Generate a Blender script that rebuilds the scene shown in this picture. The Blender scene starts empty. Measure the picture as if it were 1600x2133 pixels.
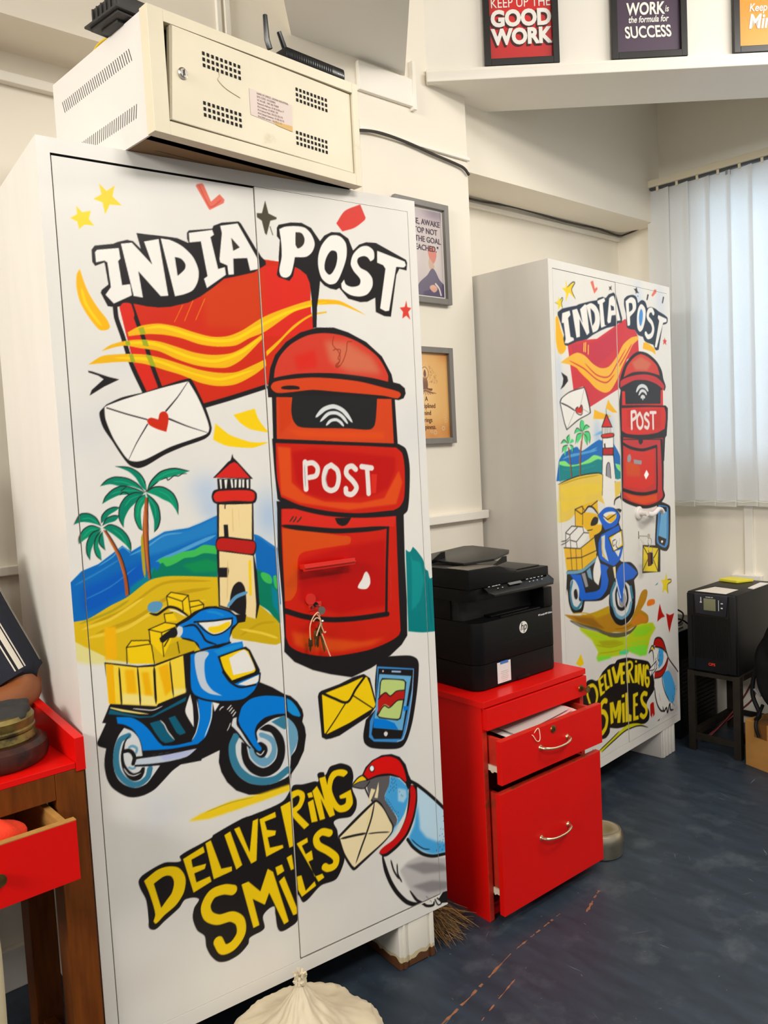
import bpy, bmesh, math, random
import numpy as np
from mathutils import Vector, Matrix
from math import radians as RAD, pi, sin, cos
random.seed(7)
SC = bpy.context.scene
COL = SC.collection

# ------------------------------------------------------------------ camera
cam_d = bpy.data.cameras.new('camera'); cam = bpy.data.objects.new('camera', cam_d); COL.objects.link(cam)
cam_d.sensor_fit = 'HORIZONTAL'; cam_d.sensor_width = 36.0; cam_d.lens = 36.0*1684.467/1600.0
cam_d.clip_start = .02; cam_d.clip_end = 60
CR = Vector((0.7524235, -0.6566740, -0.0513633)); CU = Vector((0.0855134, 0.0200671, 0.9961349)); CF = Vector((0.6531052, 0.7539075, -0.0712534))
cam.matrix_world = Matrix(((CR.x, CU.x, -CF.x, -0.562394), (CR.y, CU.y, -CF.y, -1.599538), (CR.z, CU.z, -CF.z, 1.344079), (0, 0, 0, 1)))
SC.camera = cam
# ------------------------------------------------------------------ light and exposure
SC.view_settings.view_transform = 'Standard'; SC.view_settings.look = 'None'
SC.view_settings.gamma = 1.0; SC.view_settings.use_curve_mapping = False
SC.view_settings.exposure = -0.12
SC.cycles.max_bounces = 8; SC.cycles.diffuse_bounces = 5; SC.cycles.use_denoising = True
SC.cycles.sample_clamp_indirect = 8
world = bpy.data.worlds.new('world'); SC.world = world; world.use_nodes = True
bg = world.node_tree.nodes['Background']; bg.inputs[0].default_value = (1.0, .985, .96, 1); bg.inputs[1].default_value = .46
def area(name, loc, target, sx, sy, power, color):
    l = bpy.data.lights.new(name, 'AREA'); l.shape = 'RECTANGLE'; l.size = sx; l.size_y = sy; l.energy = power; l.color = color
    o = bpy.data.objects.new(name, l); COL.objects.link(o); o.location = loc
    o.rotation_euler = (Vector(target)-Vector(loc)).to_track_quat('-Z', 'Y').to_euler(); return o
area('ceiling_lamp', (-3.7, -.95, 2.75), (0, .1, 1.0), 1.6, .7, 138, (1, .965, .91))
area('ceiling_lamp', (.3, -2.6, 3.05), (.8, -.6, .8), 1.3, .35, 52, (1, .965, .91))
area('ceiling_lamp', (2.3, -1.7, 3.05), (2.4, -.6, .6), 1.2, .35, 36, (1, .96, .9))
area('window_daylight', (4.15, -.12, 2.0), (3.0, 0, 1.85), 1.5, 1.4, 54, (.66, .83, 1.0))

# ------------------------------------------------------------------ materials
def lin(c): return tuple(((v/255.0)/12.92 if v/255.0 <= .04045 else ((v/255.0+.055)/1.055)**2.4) for v in c)
MATS = {}
def M(name, rgb=None, rough=.5, metal=0.0, var=None, bump=None, spec=.5, attr=False, coat=0.0, alpha=1.0, emit=None, trans=0.0, dirt=None):
    if name in MATS: return MATS[name]
    m = bpy.data.materials.new(name); m.use_nodes = True; nt = m.node_tree; b = nt.nodes['Principled BSDF']; N = nt.nodes.new; L = nt.links.new
    b.inputs['Roughness'].default_value = rough; b.inputs['Metallic'].default_value = metal
    b.inputs['Specular IOR Level'].default_value = spec; b.inputs['Coat Weight'].default_value = coat
    tc = N('ShaderNodeTexCoord')
    if attr:
        a = N('ShaderNodeVertexColor'); a.layer_name = 'paint'; src = a.outputs['Color']
    else:
        rg = N('ShaderNodeRGB'); rg.outputs[0].default_value = lin(rgb)+(1,); src = rg.outputs[0]
    if var:
        sc, amt = var[0], var[1]; stretch = var[2] if len(var) > 2 else (1, 1, 1)
        mp = N('ShaderNodeMapping'); mp.inputs['Scale'].default_value = stretch; L(tc.outputs['Object'], mp.inputs[0])
        n = N('ShaderNodeTexNoise'); n.inputs['Scale'].default_value = sc; n.inputs['Detail'].default_value = 6; L(mp.outputs[0], n.inputs['Vector'])
        mr = N('ShaderNodeMapRange'); mr.inputs['From Min'].default_value = .3; mr.inputs['From Max'].default_value = .7
        mr.inputs['To Min'].default_value = 1-amt; mr.inputs['To Max'].default_value = 1+amt*.6; L(n.outputs['Fac'], mr.inputs[0])
        mx = N('ShaderNodeVectorMath'); mx.operation = 'SCALE'; L(src, mx.inputs[0]); L(mr.outputs[0], mx.inputs['Scale']); src = mx.outputs[0]
    if dirt:   # (rgb, noise scale, threshold, softness) : stains with their own shape
        n2 = N('ShaderNodeTexNoise'); n2.inputs['Scale'].default_value = dirt[1]; n2.inputs['Detail'].default_value = 8; n2.inputs['Roughness'].default_value = .65; L(tc.outputs['Object'], n2.inputs['Vector'])
        r2 = N('ShaderNodeMapRange'); r2.inputs['From Min'].default_value = dirt[2]; r2.inputs['From Max'].default_value = dirt[2]+dirt[3]; L(n2.outputs['Fac'], r2.inputs[0])
        m2 = N('ShaderNodeMix'); m2.data_type = 'RGBA'; L(r2.outputs[0], m2.inputs[0]); L(src, m2.inputs[6]); m2.inputs[7].default_value = lin(dirt[0])+(1,); src = m2.outputs[2]
    L(src, b.inputs['Base Color'])
    if bump:
        n3 = N('ShaderNodeTexNoise'); n3.inputs['Scale'].default_value = bump[0]; n3.inputs['Detail'].default_value = 5; L(tc.outputs['Object'], n3.inputs['Vector'])
        bp = N('ShaderNodeBump'); bp.inputs['Strength'].default_value = bump[1]; bp.inputs['Distance'].default_value = .002; L(n3.outputs['Fac'], bp.inputs['Height']); L(bp.outputs[0], b.inputs['Normal'])
    if emit:
        b.inputs['Emission Color'].default_value = lin(emit[0])+(1,); b.inputs['Emission Strength'].default_value = emit[1]
    if trans:
        b.inputs['Transmission Weight'].default_value = trans
    if alpha < 1: b.inputs['Alpha'].default_value = alpha
    MATS[name] = m; return m
wall_m = M('wall_paint', (238, 230, 214), .75, var=(1.3, .025), bump=(35, .12))
trim_m = M('trim_paint', (240, 234, 222), .6, var=(3, .03), bump=(25, .1))
soffit_m = M('soffit_paint', (232, 229, 222), .8, var=(1.5, .03), bump=(30, .1))
paint_m = M('enamel_paint', None, .3, attr=True, spec=.25, var=(4, .03, (2, 2, .8)), bump=(14, .06))
white_m = M('white_enamel', (226, 222, 214), .36, var=(5, .03, (3, 3, .6)), bump=(60, .04))
black_m = M('black_plastic', (9, 9, 10), .42, spec=.22, var=(20, .1), bump=(220, .08))
black2_m = M('black_gloss', (11, 11, 12), .25, spec=.35)
dark_m = M('dark_gap', (20, 17, 14), .9)
red_m = M('red_laminate', (218, 14, 8), .34, var=(6, .05), bump=(30, .03), spec=.3)
redwear_m = M('worn_red_edge', (196, 42, 24), .5, var=(40, .15), dirt=((120, 60, 30), 25, .55, .1))
steel_m = M('brushed_steel', (190, 180, 165), .28, 1.0, var=(30, .1))
brass_m = M('aged_brass', (150, 120, 70), .4, 1.0, var=(60, .3))
chrome_m = M('chrome', (205, 200, 190), .15, 1.0)
cream_m = M('cream_plastic', (226, 216, 190), .5)
paper_m = M('paper', (236, 230, 222), .7, var=(15, .03))
ink_m = M('black_ink', (40, 36, 36), .6)

# ------------------------------------------------------------------ mesh builder
class MB:
    def __init__(s): s.bm = bmesh.new()
    def _mat(s, geom_faces, mat):
        for f in geom_faces: f.material_index = mat
    def box(s, x0, x1, y0, y1, z0, z1, bev=0.0, seg=2, mat=0, rot=None, pivot=None):
        r = bmesh.ops.create_cube(s.bm, size=1.0); vs = r['verts']
        for v in vs: v.co = Vector(((x0+x1)/2+v.co.x*(x1-x0), (y0+y1)/2+v.co.y*(y1-y0), (z0+z1)/2+v.co.z*(z1-z0)))
        fs = {f for v in vs for f in v.link_faces}
        if bev > 0:
            bev = min(bev, .45*min(abs(x1-x0), abs(y1-y0), abs(z1-z0)))
            es = list({e for v in vs for e in v.link_edges})
            rb = bmesh.ops.bevel(s.bm, geom=es, offset=bev, segments=seg, affect='EDGES', profile=.6)
            vs = list({v for v in rb['verts']} | {v for v in vs if v.is_valid}); fs = {f for v in vs for f in v.link_faces}
        s._mat(fs, mat)
        if rot is not None:
            bmesh.ops.rotate(s.bm, verts=list({v for f in fs for v in f.verts}), cent=pivot or ((x0+x1)/2, (y0+y1)/2, (z0+z1)/2), matrix=rot)
        return s
    def face(s, pts, mat=0):
        f = s.bm.faces.new([s.bm.verts.new(p) for p in pts]); f.material_index = mat; return s
    def prism(s, pts, vec, bev=0.0, mat=0):
        """closed polygon (3-D points) extruded along vec"""
        vec = Vector(vec); a = [s.bm.verts.new(p) for p in pts]; b = [s.bm.verts.new(Vector(p)+vec) for p in pts]; n = len(pts)
        fs = [s.bm.faces.new(a), s.bm.faces.new(b[::-1])]
        for i in range(n): fs.append(s.bm.faces.new((a[i], b[i], b[(i+1) % n], a[(i+1) % n])))
        bmesh.ops.recalc_face_normals(s.bm, faces=fs)
        if bev > 0:
            es = list({e for f in fs for e in f.edges})
            rb = bmesh.ops.bevel(s.bm, geom=es, offset=bev, segments=2, affect='EDGES', profile=.6)
            fs = {f for v in rb['verts'] for f in v.link_faces} | {f for f in fs if f.is_valid}
        s._mat(fs, mat); return s
    def tube(s, pts, r, n=10, mat=0, caps=True):
        P = [Vector(p) for p in pts]; k = len(P); R = list(r) if hasattr(r, '__len__') else [r]*k
        rings = []; up = None
        for i in range(k):
            t = (P[min(i+1, k-1)]-P[max(i-1, 0)]).normalized()
            if up is None: up = Vector((0, 0, 1)) if abs(t.z) < .9 else Vector((1, 0, 0))
            sx = t.cross(up).normalized(); up = sx.cross(t).normalized()
            rings.append([s.bm.verts.new(P[i]+R[i]*(cos(2*pi*j/n)*sx+sin(2*pi*j/n)*up)) for j in range(n)])
        fs = []
        for a, b in zip(rings, rings[1:]):
            for j in range(n): fs.append(s.bm.faces.new((a[j], a[(j+1) % n], b[(j+1) % n], b[j])))
        if caps: fs.append(s.bm.faces.new(rings[0][::-1])); fs.append(s.bm.faces.new(rings[-1]))
        s._mat(fs, mat); return s
    def cyl(s, p0, p1, r0, r1=None, n=24, mat=0): return s.tube([p0, p1], [r0, r0 if r1 is None else r1], n, mat)
    def lathe(s, prof, c=(0, 0, 0), n=48, mat=0, ax='z'):
        rings = []; c = Vector(c)
        for (r, z) in prof:
            ring = []
            for j in range(n):
                a = 2*pi*j/n; p = Vector((r*cos(a), r*sin(a), z)) if ax == 'z' else Vector((r*cos(a), z, r*sin(a)))
                ring.append(s.bm.verts.new(c+p))
            rings.append(ring)
        fs = []
        for a, b in zip(rings, rings[1:]):
            for j in range(n): fs.append(s.bm.faces.new((a[j], a[(j+1) % n], b[(j+1) % n], b[j])))
        fs.append(s.bm.faces.new(rings[0][::-1])); fs.append(s.bm.faces.new(rings[-1]))
        bmesh.ops.recalc_face_normals(s.bm, faces=fs)
        s._mat(fs, mat); return s
    def build(s, name, mats, parent=None, smooth=35, loc=None):
        me = bpy.data.meshes.new(name)
        bmesh.ops.remove_doubles(s.bm, verts=s.bm.verts, dist=1e-6)
        s.bm.to_mesh(me); s.bm.free()
        for m in (mats if isinstance(mats, (list, tuple)) else [mats]): me.materials.append(m)
        if smooth:
            me.polygons.foreach_set('use_smooth', [True]*len(me.polygons)); me.set_sharp_from_angle(angle=RAD(smooth))
        o = bpy.data.objects.new(name, me); COL.objects.link(o)
        if parent is not None: o.parent = parent
        if loc is not None: o.location = loc
        return o
def tag(o, label, cat, group=None):
    o['label'] = label; o['category'] = cat
    if group: o['group'] = group
    return o
def thing(name, label, cat, loc=(0, 0, 0), rz=0.0, group=None):
    o = bpy.data.objects.new(name, None); o.empty_display_size = .05; COL.objects.link(o); o.location = loc; o.rotation_euler = (0, 0, rz)
    return tag(o, label, cat, group)
def struct(name, mb, mats, smooth=0, parent=None):
    o = mb.build(name, mats, parent, smooth)
    if parent is None: o['kind'] = 'structure'
    return o
def text_mesh(name, body, size, mat, parent, loc, rot=(pi/2, 0, 0), align='CENTER', bold=0.0, depth=.0003, space=1.0, shear=0.0, sx=1.0):
    cu = bpy.data.curves.new('tmp', 'FONT'); cu.body = body; cu.size = size; cu.align_x = align; cu.offset = bold; cu.extrude = depth; cu.space_character = space; cu.shear = shear; cu.resolution_u = 4
    to = bpy.data.objects.new('tmp', cu); COL.objects.link(to)
    dg = bpy.context.evaluated_depsgraph_get(); dg.update(); me = bpy.data.meshes.new_from_object(to.evaluated_get(dg))
    bpy.data.objects.remove(to); bpy.data.curves.remove(cu); me.name = name; me.materials.clear(); me.materials.append(mat)
    o = bpy.data.objects.new(name, me); COL.objects.link(o); o.parent = parent; o.location = loc; o.rotation_euler = rot; o.scale = (sx, 1, 1); return o
def arc(c, r, a0, a1, n, plane='xz', y=0):
    out = []
    for i in range(n+1):
        a = a0+(a1-a0)*i/n
        out.append((c[0]+r*cos(a), y, c[1]+r*sin(a)) if plane == 'xz' else (c[0]+r*cos(a), c[1]+r*sin(a), y))
    return out
def bez(pts, n=12):
    """smooth 3-D curve through points"""
    P = [Vector(p) for p in pts]; out = []
    for i in range(len(P)-1):
        p1, p2 = P[i], P[i+1]; p0 = P[i-1] if i else 2*p1-p2; p3 = P[i+2] if i+2 < len(P) else 2*p2-p1
        for k in range(n):
            t = k/n; out.append(.5*((2*p1)+(p2-p0)*t+(2*p0-5*p1+4*p2-p3)*t*t+(3*p1-p0-3*p2+p3)*t**3))
    out.append(P[-1]); return out
# ------------------------------------------------------------------ the room
b = MB()
b.box(-4.2, 3.6, -5.2, 1.3, -.1, 0)
def strip(bm, pts, w):
    """worn scrape on the floor paint: jagged thin sliver lying on the floor"""
    P = bez([(x, y, .0004) for x, y in pts], 14); L = []; Rr = []
    for i, p in enumerate(P):
        t = (P[min(i+1, len(P)-1)]-P[max(i-1, 0)]).normalized(); nrm = Vector((-t.y, t.x, 0)); ww = w*random.uniform(.15, 1)
        L.append(p+nrm*ww); Rr.append(p-nrm*ww*random.uniform(.2, 1))
    for i in range(len(P)-1):
        if random.random() < .78: bm.face([L[i], Rr[i], Rr[i+1], L[i+1]], 1)
strip(b, [(.50, -.33), (.62, -.29), (.80, -.26), (1.0, -.22)], .006)
strip(b, [(1.0, -.22), (1.12, -.21), (1.25, -.20)], .004)
strip(b, [(.60, -.38), (.78, -.33), (.95, -.29)], .004)
strip(b, [(1.30, -.25), (1.42, -.21)], .006)
for k in range(150):
    x, y = random.uniform(.4, 2.6), random.uniform(-.9, .05); a = random.uniform(0, pi); l = random.choice((.004, .006, .01, .05))*random.uniform(.5, 1.4)
    d = Vector((cos(a), sin(a), 0))*l; e = Vector((-sin(a), cos(a), 0))*random.uniform(.0003, .0012); p = Vector((x, y, .0004))
    b.face([p, p+d*.5+e, p+d, p+d*.5-e], 2)
floor_m = M('floor_paint', (44, 55, 67), .45, var=(26, .3, (1, .25, 1)), bump=(18, .25), dirt=((86, 94, 100), 6, .54, .3), spec=.4)
scrape_m = M('bare_brown_scrape', (142, 92, 62), .8, var=(60, .35))
speck_m = M('pale_scratch', (112, 122, 130), .7)
struct('floor', b, [floor_m, scrape_m, speck_m])
b = MB(); b.box(-4.2, 3.6, -5.2, 1.3, 3.2, 3.3)
struct('ceiling', b, soffit_m)
# left wall: niches between pillars, lintels above
for nm, bx in (('wall_pillar', (1.185, 1.69, .44, 1.2, 0, 3.2)), ('wall_lintel', (-4.2, 1.185, .44, 1.2, 2.42, 3.2)), ('wall_left', (-4.2, 1.185, .62, 1.2, 0, 2.42)),
               ('wall_lintel', (1.69, 3.2, .48, 1.2, 2.37, 3.2)), ('wall_back', (1.69, 3.2, .70, 1.2, 0, 2.37))):
    b = MB(); b.box(*bx); struct(nm, b, wall_m)
b = MB(); b.box(-4.2, 1.185, .60, .62, 0, .11, .003); struct('baseboard_left', b, trim_m)
b = MB()
b.box(1.18, 1.43, .425, .44, 2.51, 2.60, .003)
b.box(1.18, 1.695, .428, .44, 2.385, 2.398, .003)
b.box(1.415, 1.43, .42, .44, 2.50, 2.66, .002)
struct('trim_1', b, trim_m)
b = MB(); b.box(1.18, 1.70, .415, .44, 1.088, 1.118, .003)
struct('trim_2', b, trim_m)
b = MB(); b.box(-4.2, 1.185, .595, .62, 2.335, 2.36, .003); b.box(-4.2, 1.185, .60, .62, 1.082, 1.106, .003)
struct('trim_3', b, trim_m)
b = MB(); b.box(1.69, 3.1, .68, .70, 2.335, 2.352, .003)
struct('trim_4', b, trim_m)
b = MB(); b.box(.676, .69, .428, .44, 2.42, 3.2, .002); b.box(.70, .717, .425, .44, 2.42, 3.2, .002)
struct('trim_5', b, trim_m)
# diagonal beams of the ceiling
DI = (1.50297, .44, -.71388)
def fr_mat(f, z=0): return Matrix.Translation((f[0], f[1], z)) @ Matrix.Rotation(f[2], 4, 'Z')
b = MB(); b.box(-.08, 1.95, 0, .26, 2.612, 3.2); o = struct('wall_beam', b, trim_m); o.matrix_world = fr_mat(DI)
b = MB(); b.box(-.004, 1.95, -.03, 0, 2.605, 2.640, .004); b.box(-.004, 1.95, -.018, 0, 2.640, 2.652, .003); o = struct('trim_6', b, trim_m); o.matrix_world = fr_mat(DI)
b = MB()
b.prism([(-.43, -.372, 2.612), (-.08, -.069, 2.612), (-.08, -2.6, 2.612), (-.43, -2.6, 2.612)], (0, 0, .59)); o = struct('ceiling_slab', b, soffit_m); o.matrix_world = fr_mat(DI)
# far wall with the window
FAR = (3.06, .70, RAD(-84.6))
b = MB()
for (x0, x1, z0, z1) in ((-.3, .42, 0, 3.2), (.42, 1.75, 0, 1.24), (.42, 1.75, 2.47, 3.2), (1.75, 3.6, 0, 3.2)): b.box(x0, x1, 0, .16, z0, z1)
o = struct('wall_far', b, wall_m); o.matrix_world = fr_mat(FAR)
b = MB(); b.box(.588, .626, -.012, 0, .705, 1.10, .002); b.box(.53, .665, -.03, 0, .675, .705, .003)
o = struct('trim_7', b, trim_m); o.matrix_world = fr_mat(FAR)
b = MB()
for (x0, x1, z0, z1) in ((.42, .47, 1.24, 2.47), (1.70, 1.75, 1.24, 2.47), (.47, 1.70, 1.24, 1.29), (.47, 1.70, 2.42, 2.47), (1.06, 1.11, 1.29, 2.42)): b.box(x0, x1, .05, .11, z0, z1, .004)
wo = struct('window_1', b, M('window_frame_paint', (225, 225, 222), .5)); wo.matrix_world = fr_mat(FAR)
b = MB(); b.box(.47, 1.06, .078, .082, 1.29, 2.42); b.box(1.11, 1.70, .078, .082, 1.29, 2.42)
gl = b.build('window_pane', M('window_glass', (240, 248, 250), .03, trans=1.0), wo, 0)
# ------------------------------------------------------------------ vertical blinds
slat_m = bpy.data.materials.new('blind_fabric'); slat_m.use_nodes = True; nt = slat_m.node_tree; nt.nodes.clear()
N = nt.nodes.new; L = nt.links.new
out = N('ShaderNodeOutputMaterial'); mix = N('ShaderNodeMixShader'); df = N('ShaderNodeBsdfDiffuse'); tl = N('ShaderNodeBsdfTranslucent')
tcn = N('ShaderNodeTexCoord'); nz = N('ShaderNodeTexNoise'); nz.inputs['Scale'].default_value = 220; L(tcn.outputs['Object'], nz.inputs['Vector'])
rmp = N('ShaderNodeMapRange'); rmp.inputs['To Min'].default_value = .82; rmp.inputs['To Max'].default_value = .92; L(nz.outputs['Fac'], rmp.inputs[0])
cmb = N('ShaderNodeCombineColor'); L(rmp.outputs[0], cmb.inputs[0]); L(rmp.outputs[0], cmb.inputs[1]); L(rmp.outputs[0], cmb.inputs[2])
L(cmb.outputs[0], df.inputs[0]); tl.inputs[0].default_value = (.75, .78, .8, 1); mix.inputs[0].default_value = .42
L(df.outputs[0], mix.inputs[1]); L(tl.outputs[0], mix.inputs[2]); L(mix.outputs[0], out.inputs[0])
vb = thing('vertical_blind', 'off-white vertical slat blind hanging over the bright window on the far wall', 'blind', (FAR[0], FAR[1], 0), FAR[2])
b = MB(); b.box(.178, 1.85, -.10, -.055, 2.525, 2.557, .004); b.box(.178, 1.85, -.088, -.068, 2.515, 2.525, .001, mat=1)
b.build('headrail', [cream_m, M('rail_slot', (70, 74, 80), .5)], vb)
b = MB(); b.box(.50, .53, -.084, -.06, 2.548, 2.562, .002); b.build('rail_bracket', M('grey_metal', (120, 122, 124), .4, .6), vb)
b = MB(); b.box(.565, .583, -.092, -.07, 2.492, 2.512, .002); b.build('cord_tilter', M('grey_clip', (140, 146, 152), .5), vb)
for k in range(18):
    x = .196+.0935*k; tilt = RAD(9+1.5*sin(k*2.1)); w = .112
    b = MB(); zb = 1.028-.004*(k % 2)-(.03 if k > 0 else .0)+.03
    n = 8
    for i in range(n):
        for (zz0, zz1) in ((zb+.03, 2.51),):
            def P(u, z): return (x+u*w*cos(tilt), -.078-u*w*sin(tilt)+.006*sin(pi*u), z)
            u0, u1 = i/n, (i+1)/n
            b.face([P(u0, zz0), P(u1, zz0), P(u1, zz1), P(u0, zz1)])
            b.face([P(u0, zb), P(u1, zb), P(u1, zz0), P(u0, zz0)])
    sl = b.build('slat', slat_m, vb, 60)
    b = MB(); b.box(x+.004, x+w*cos(tilt)-.004, -.0785-w*sin(tilt)*.5-.0015, -.0775-w*sin(tilt)*.5+.0005, zb+.002, zb+.028, 0, rot=Matrix.Rotation(-tilt, 3, 'Z'))
    b.build('weight', M('slat_weight', (206, 204, 192), .6), sl)
    b = MB(); b.box(x+w*.5*cos(tilt)-.006, x+w*.5*cos(tilt)+.006, -.078-w*.5*sin(tilt)-.003, -.078-w*.5*sin(tilt)+.003, 2.505, 2.525, .001); b.build('hanger', cream_m, sl)
b = MB(); b.tube([(.2+.0935*k*.5, -.112-.012*(0 if k % 2 == 0 else 0), 1.052-.006*(k % 2)) for k in range(36)], .0012, 5)
b.build('bottom_chain', M('chain_white', (225, 224, 215), .5), vb)

# ------------------------------------------------------------------ painted steel cupboards
CW, CH, CD, ZB = .9082, 1.98, .485, .1241
ML, MR, MT, MBT = .0247, .0237, .0290, .0332
SX = (ML+CW-MR)/2
BASE = (226, 222, 214)
def srgb2lin(a): return np.where(a <= .04045, a/12.92, ((a+.055)/1.055)**2.4)
def grid_mesh(name, patches, extra, canvas, parent, mats):
    """patches: (x0,x1,z0,z1,y) painted grids facing -y; extra: quads (pts, material) in the base colour"""
    V, Fq, C, MI = [], [], [], []
    off = 0
    for (x0, x1, z0, z1, y) in patches:
        nx = max(2, int(round((x1-x0)*1000/canvas.dx))+1); nz_ = max(2, int(round((z1-z0)*1000/canvas.dz))+1)
        xs = np.linspace(x0, x1, nx); zs = np.linspace(z0, z1, nz_)
        X, Z = np.meshgrid(xs, zs); V.append(np.stack([X.ravel(), np.full(X.size, y), Z.ravel()], 1))
        fx = np.clip((X*1000-canvas.x0)/canvas.dx, 0, canvas.w-1.001); fz = np.clip((Z*1000-canvas.z0)/canvas.dz, 0, canvas.h-1.001)
        i, j = fx.astype(int), fz.astype(int); u, v = (fx-i)[..., None], (fz-j)[..., None]; A = canvas.a
        col = A[j, i]*(1-u)*(1-v)+A[j, i+1]*u*(1-v)+A[j+1, i]*(1-u)*v+A[j+1, i+1]*u*v
        C.append(col.reshape(-1, 3))
        idx = np.arange(nx*nz_).reshape(nz_, nx)+off
        q = np.stack([idx[:-1, :-1], idx[:-1, 1:], idx[1:, 1:], idx[1:, :-1]], -1).reshape(-1, 4)
        Fq.append(q); MI.append(np.zeros(len(q), int)); off += nx*nz_
    for pts, mi in extra:
        V.append(np.array(pts, float)); C.append(np.tile(np.array(BASE)/255.0, (4, 1))); Fq.append(np.arange(4)[None]+off); MI.append(np.array([mi])); off += 4
    V = np.concatenate(V); Fq = np.concatenate(Fq); C = np.concatenate(C); MI = np.concatenate(MI)
    me = bpy.data.meshes.new(name); nf = len(Fq)
    me.vertices.add(len(V)); me.vertices.foreach_set('co', V.astype(np.float32).ravel())
    me.loops.add(nf*4); me.loops.foreach_set('vertex_index', Fq.astype(np.int32).ravel())
    me.polygons.add(nf); me.polygons.foreach_set('loop_start', np.arange(0, nf*4, 4, dtype=np.int32)); me.polygons.foreach_set('material_index', MI.astype(np.int32))
    for m in mats: me.materials.append(m)
    at = me.color_attributes.new('paint', 'FLOAT_COLOR', 'POINT')
    rgba = np.ones((len(V), 4), np.float32); rgba[:, :3] = srgb2lin(np.clip(C, 0, 1)); at.data.foreach_set('color', rgba.ravel())
    me.update(calc_edges=True); me.validate()
    o = bpy.data.objects.new(name, me); COL.objects.link(o); o.parent = parent; return o
def boxquads(x0, x1, y0, y1, z0, z1, mi, skip=()):
    q = {'l': [(x0, y1, z0), (x0, y0, z0), (x0, y0, z1), (x0, y1, z1)], 'r': [(x1, y0, z0), (x1, y1, z0), (x1, y1, z1), (x1, y0, z1)],
         'b': [(x0, y0, z0), (x0, y1, z0), (x1, y1, z0), (x1, y0, z0)], 't': [(x0, y0, z1), (x1, y0, z1), (x1, y1, z1), (x0, y1, z1)],
         'k': [(x1, y1, z0), (x0, y1, z0), (x0, y1, z1), (x1, y1, z1)], 'f': [(x0, y0, z0), (x1, y0, z0), (x1, y0, z1), (x0, y0, z1)]}
    return [(q[k], mi) for k in q if k not in skip]
def cupboard(label, frame, canvas, gaps):
    t = thing('steel_cupboard', label, 'cupboard', (frame[0], frame[1], 0), frame[2])
    zt = CH-MT; zd = ZB+MBT; xr = CW-MR
    ex = boxquads(0, CW, 0, CD, ZB, CH, 1, skip=('f',))
    RD = .03
    ex += [([(ML, 0, zd), (ML, RD, zd), (ML, RD, zt), (ML, 0, zt)], 1), ([(xr, RD, zd), (xr, 0, zd), (xr, 0, zt), (xr, RD, zt)], 1),
           ([(ML, 0, zt), (ML, RD, zt), (xr, RD, zt), (xr, 0, zt)], 2), ([(ML, RD, zd), (ML, 0, zd), (xr, 0, zd), (xr, RD, zd)], 1),
           ([(ML, RD, zd), (xr, RD, zd), (xr, RD, zt), (ML, RD, zt)], 2)]
    grid_mesh('body', [(0, ML, ZB, CH, 0), (xr, CW, ZB, CH, 0), (ML, xr, zt, CH, 0), (ML, xr, ZB, zd, 0)], ex, canvas, t, [paint_m, white_m, dark_m])
    g = .0022; doors = []
    for (a, c, gt, gb, yo) in ((ML+g, SX-g*.6, gaps[0], gaps[1], .0008), (SX+g*.6, xr-g, gaps[2], gaps[3], -.0012)):
        z0, z1 = zd+gb, zt-gt
        ex = boxquads(a, c, yo, .022, z0, z1, 1, skip=('f',))
        doors.append(grid_mesh('door', [(a, c, z0, z1, yo)], ex, canvas, t, [paint_m, white_m]))
    return t, doors
PALETTE="""Y:246,205,12 Y2:238,210,25 Y3:236,178,18 Y4:247,212,60 Y5:243,205,30 YO:243,180,10 PY:226,216,140 PY2:244,224,130 SAL:224,108,88 SAL2:205,80,62 R1:205,42,16 R2:215,40,26 R3:205,58,14 R4:186,28,22 R5:202,30,10 R6:188,12,6 R7:208,58,40 R8:205,105,75 OR:212,74,14 OR2:220,74,18 OR3:210,66,24 SR:214,62,52 SR2:212,36,30 SR3:220,18,14 SR4:205,20,18 BR:150,50,25 K:30,26,27 K2:52,46,40 K3:32,32,33 OL:74,68,50 GN:158,168,32 W:236,232,224 WW:250,250,248 PW:228,220,214 PW2:175,165,170 LGY:215,217,216 B1:8,104,184 B2:4,88,186 B3:30,125,195 B4:80,158,210 B5:44,128,198 TL:0,128,150 LG:62,186,84 DG:0,122,92 DG2:8,140,80 SA:220,182,22 SA2:206,172,18 SA3:196,158,14 SA4:236,202,60 OLV:178,160,30 GL:0,128,98 GL2:4,142,104 GL3:20,170,120 RU:170,82,36 RU2:200,120,60 CR:240,214,156 CR2:226,190,120 CR3:240,222,176 BL:92,152,192 BL1:4,122,214 BL2:24,142,214 TD:20,92,118 TW:56,124,152 BLW:108,160,188 EX:196,206,216 EX2:184,190,226 TE:0,122,124 TE2:10,142,140 TE3:0,106,116 BP:60,138,204 LB:160,190,226 BS:104,172,214 GC:190,210,124 BG:188,184,182 BG2:140,135,136 FG:96,92,92 BB:70,164,224 BB2:160,208,234 WB:190,220,236 R9:206,46,54 R10:196,40,62 R11:196,44,46 Y6:238,180,50 YM:236,184,30 YL:214,210,20 LG2:136,226,120 TE4:0,132,136 SA5:232,198,80 GLN:76,206,120 GRY:150,148,152 BL3:6,96,206 BN:184,130,24 LM:186,208,30 LM2:130,226,60 OR4:236,120,30 KB:34,44,60 BS2:70,140,205 LM3:70,214,150 LM4:150,214,40 LM5:172,172,24 LM6:226,226,226 BN2:150,100,22 BN3:206,128,34 K4:96,92,62"""  # R8: pale glare on the post box domes, painted into the murals
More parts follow.
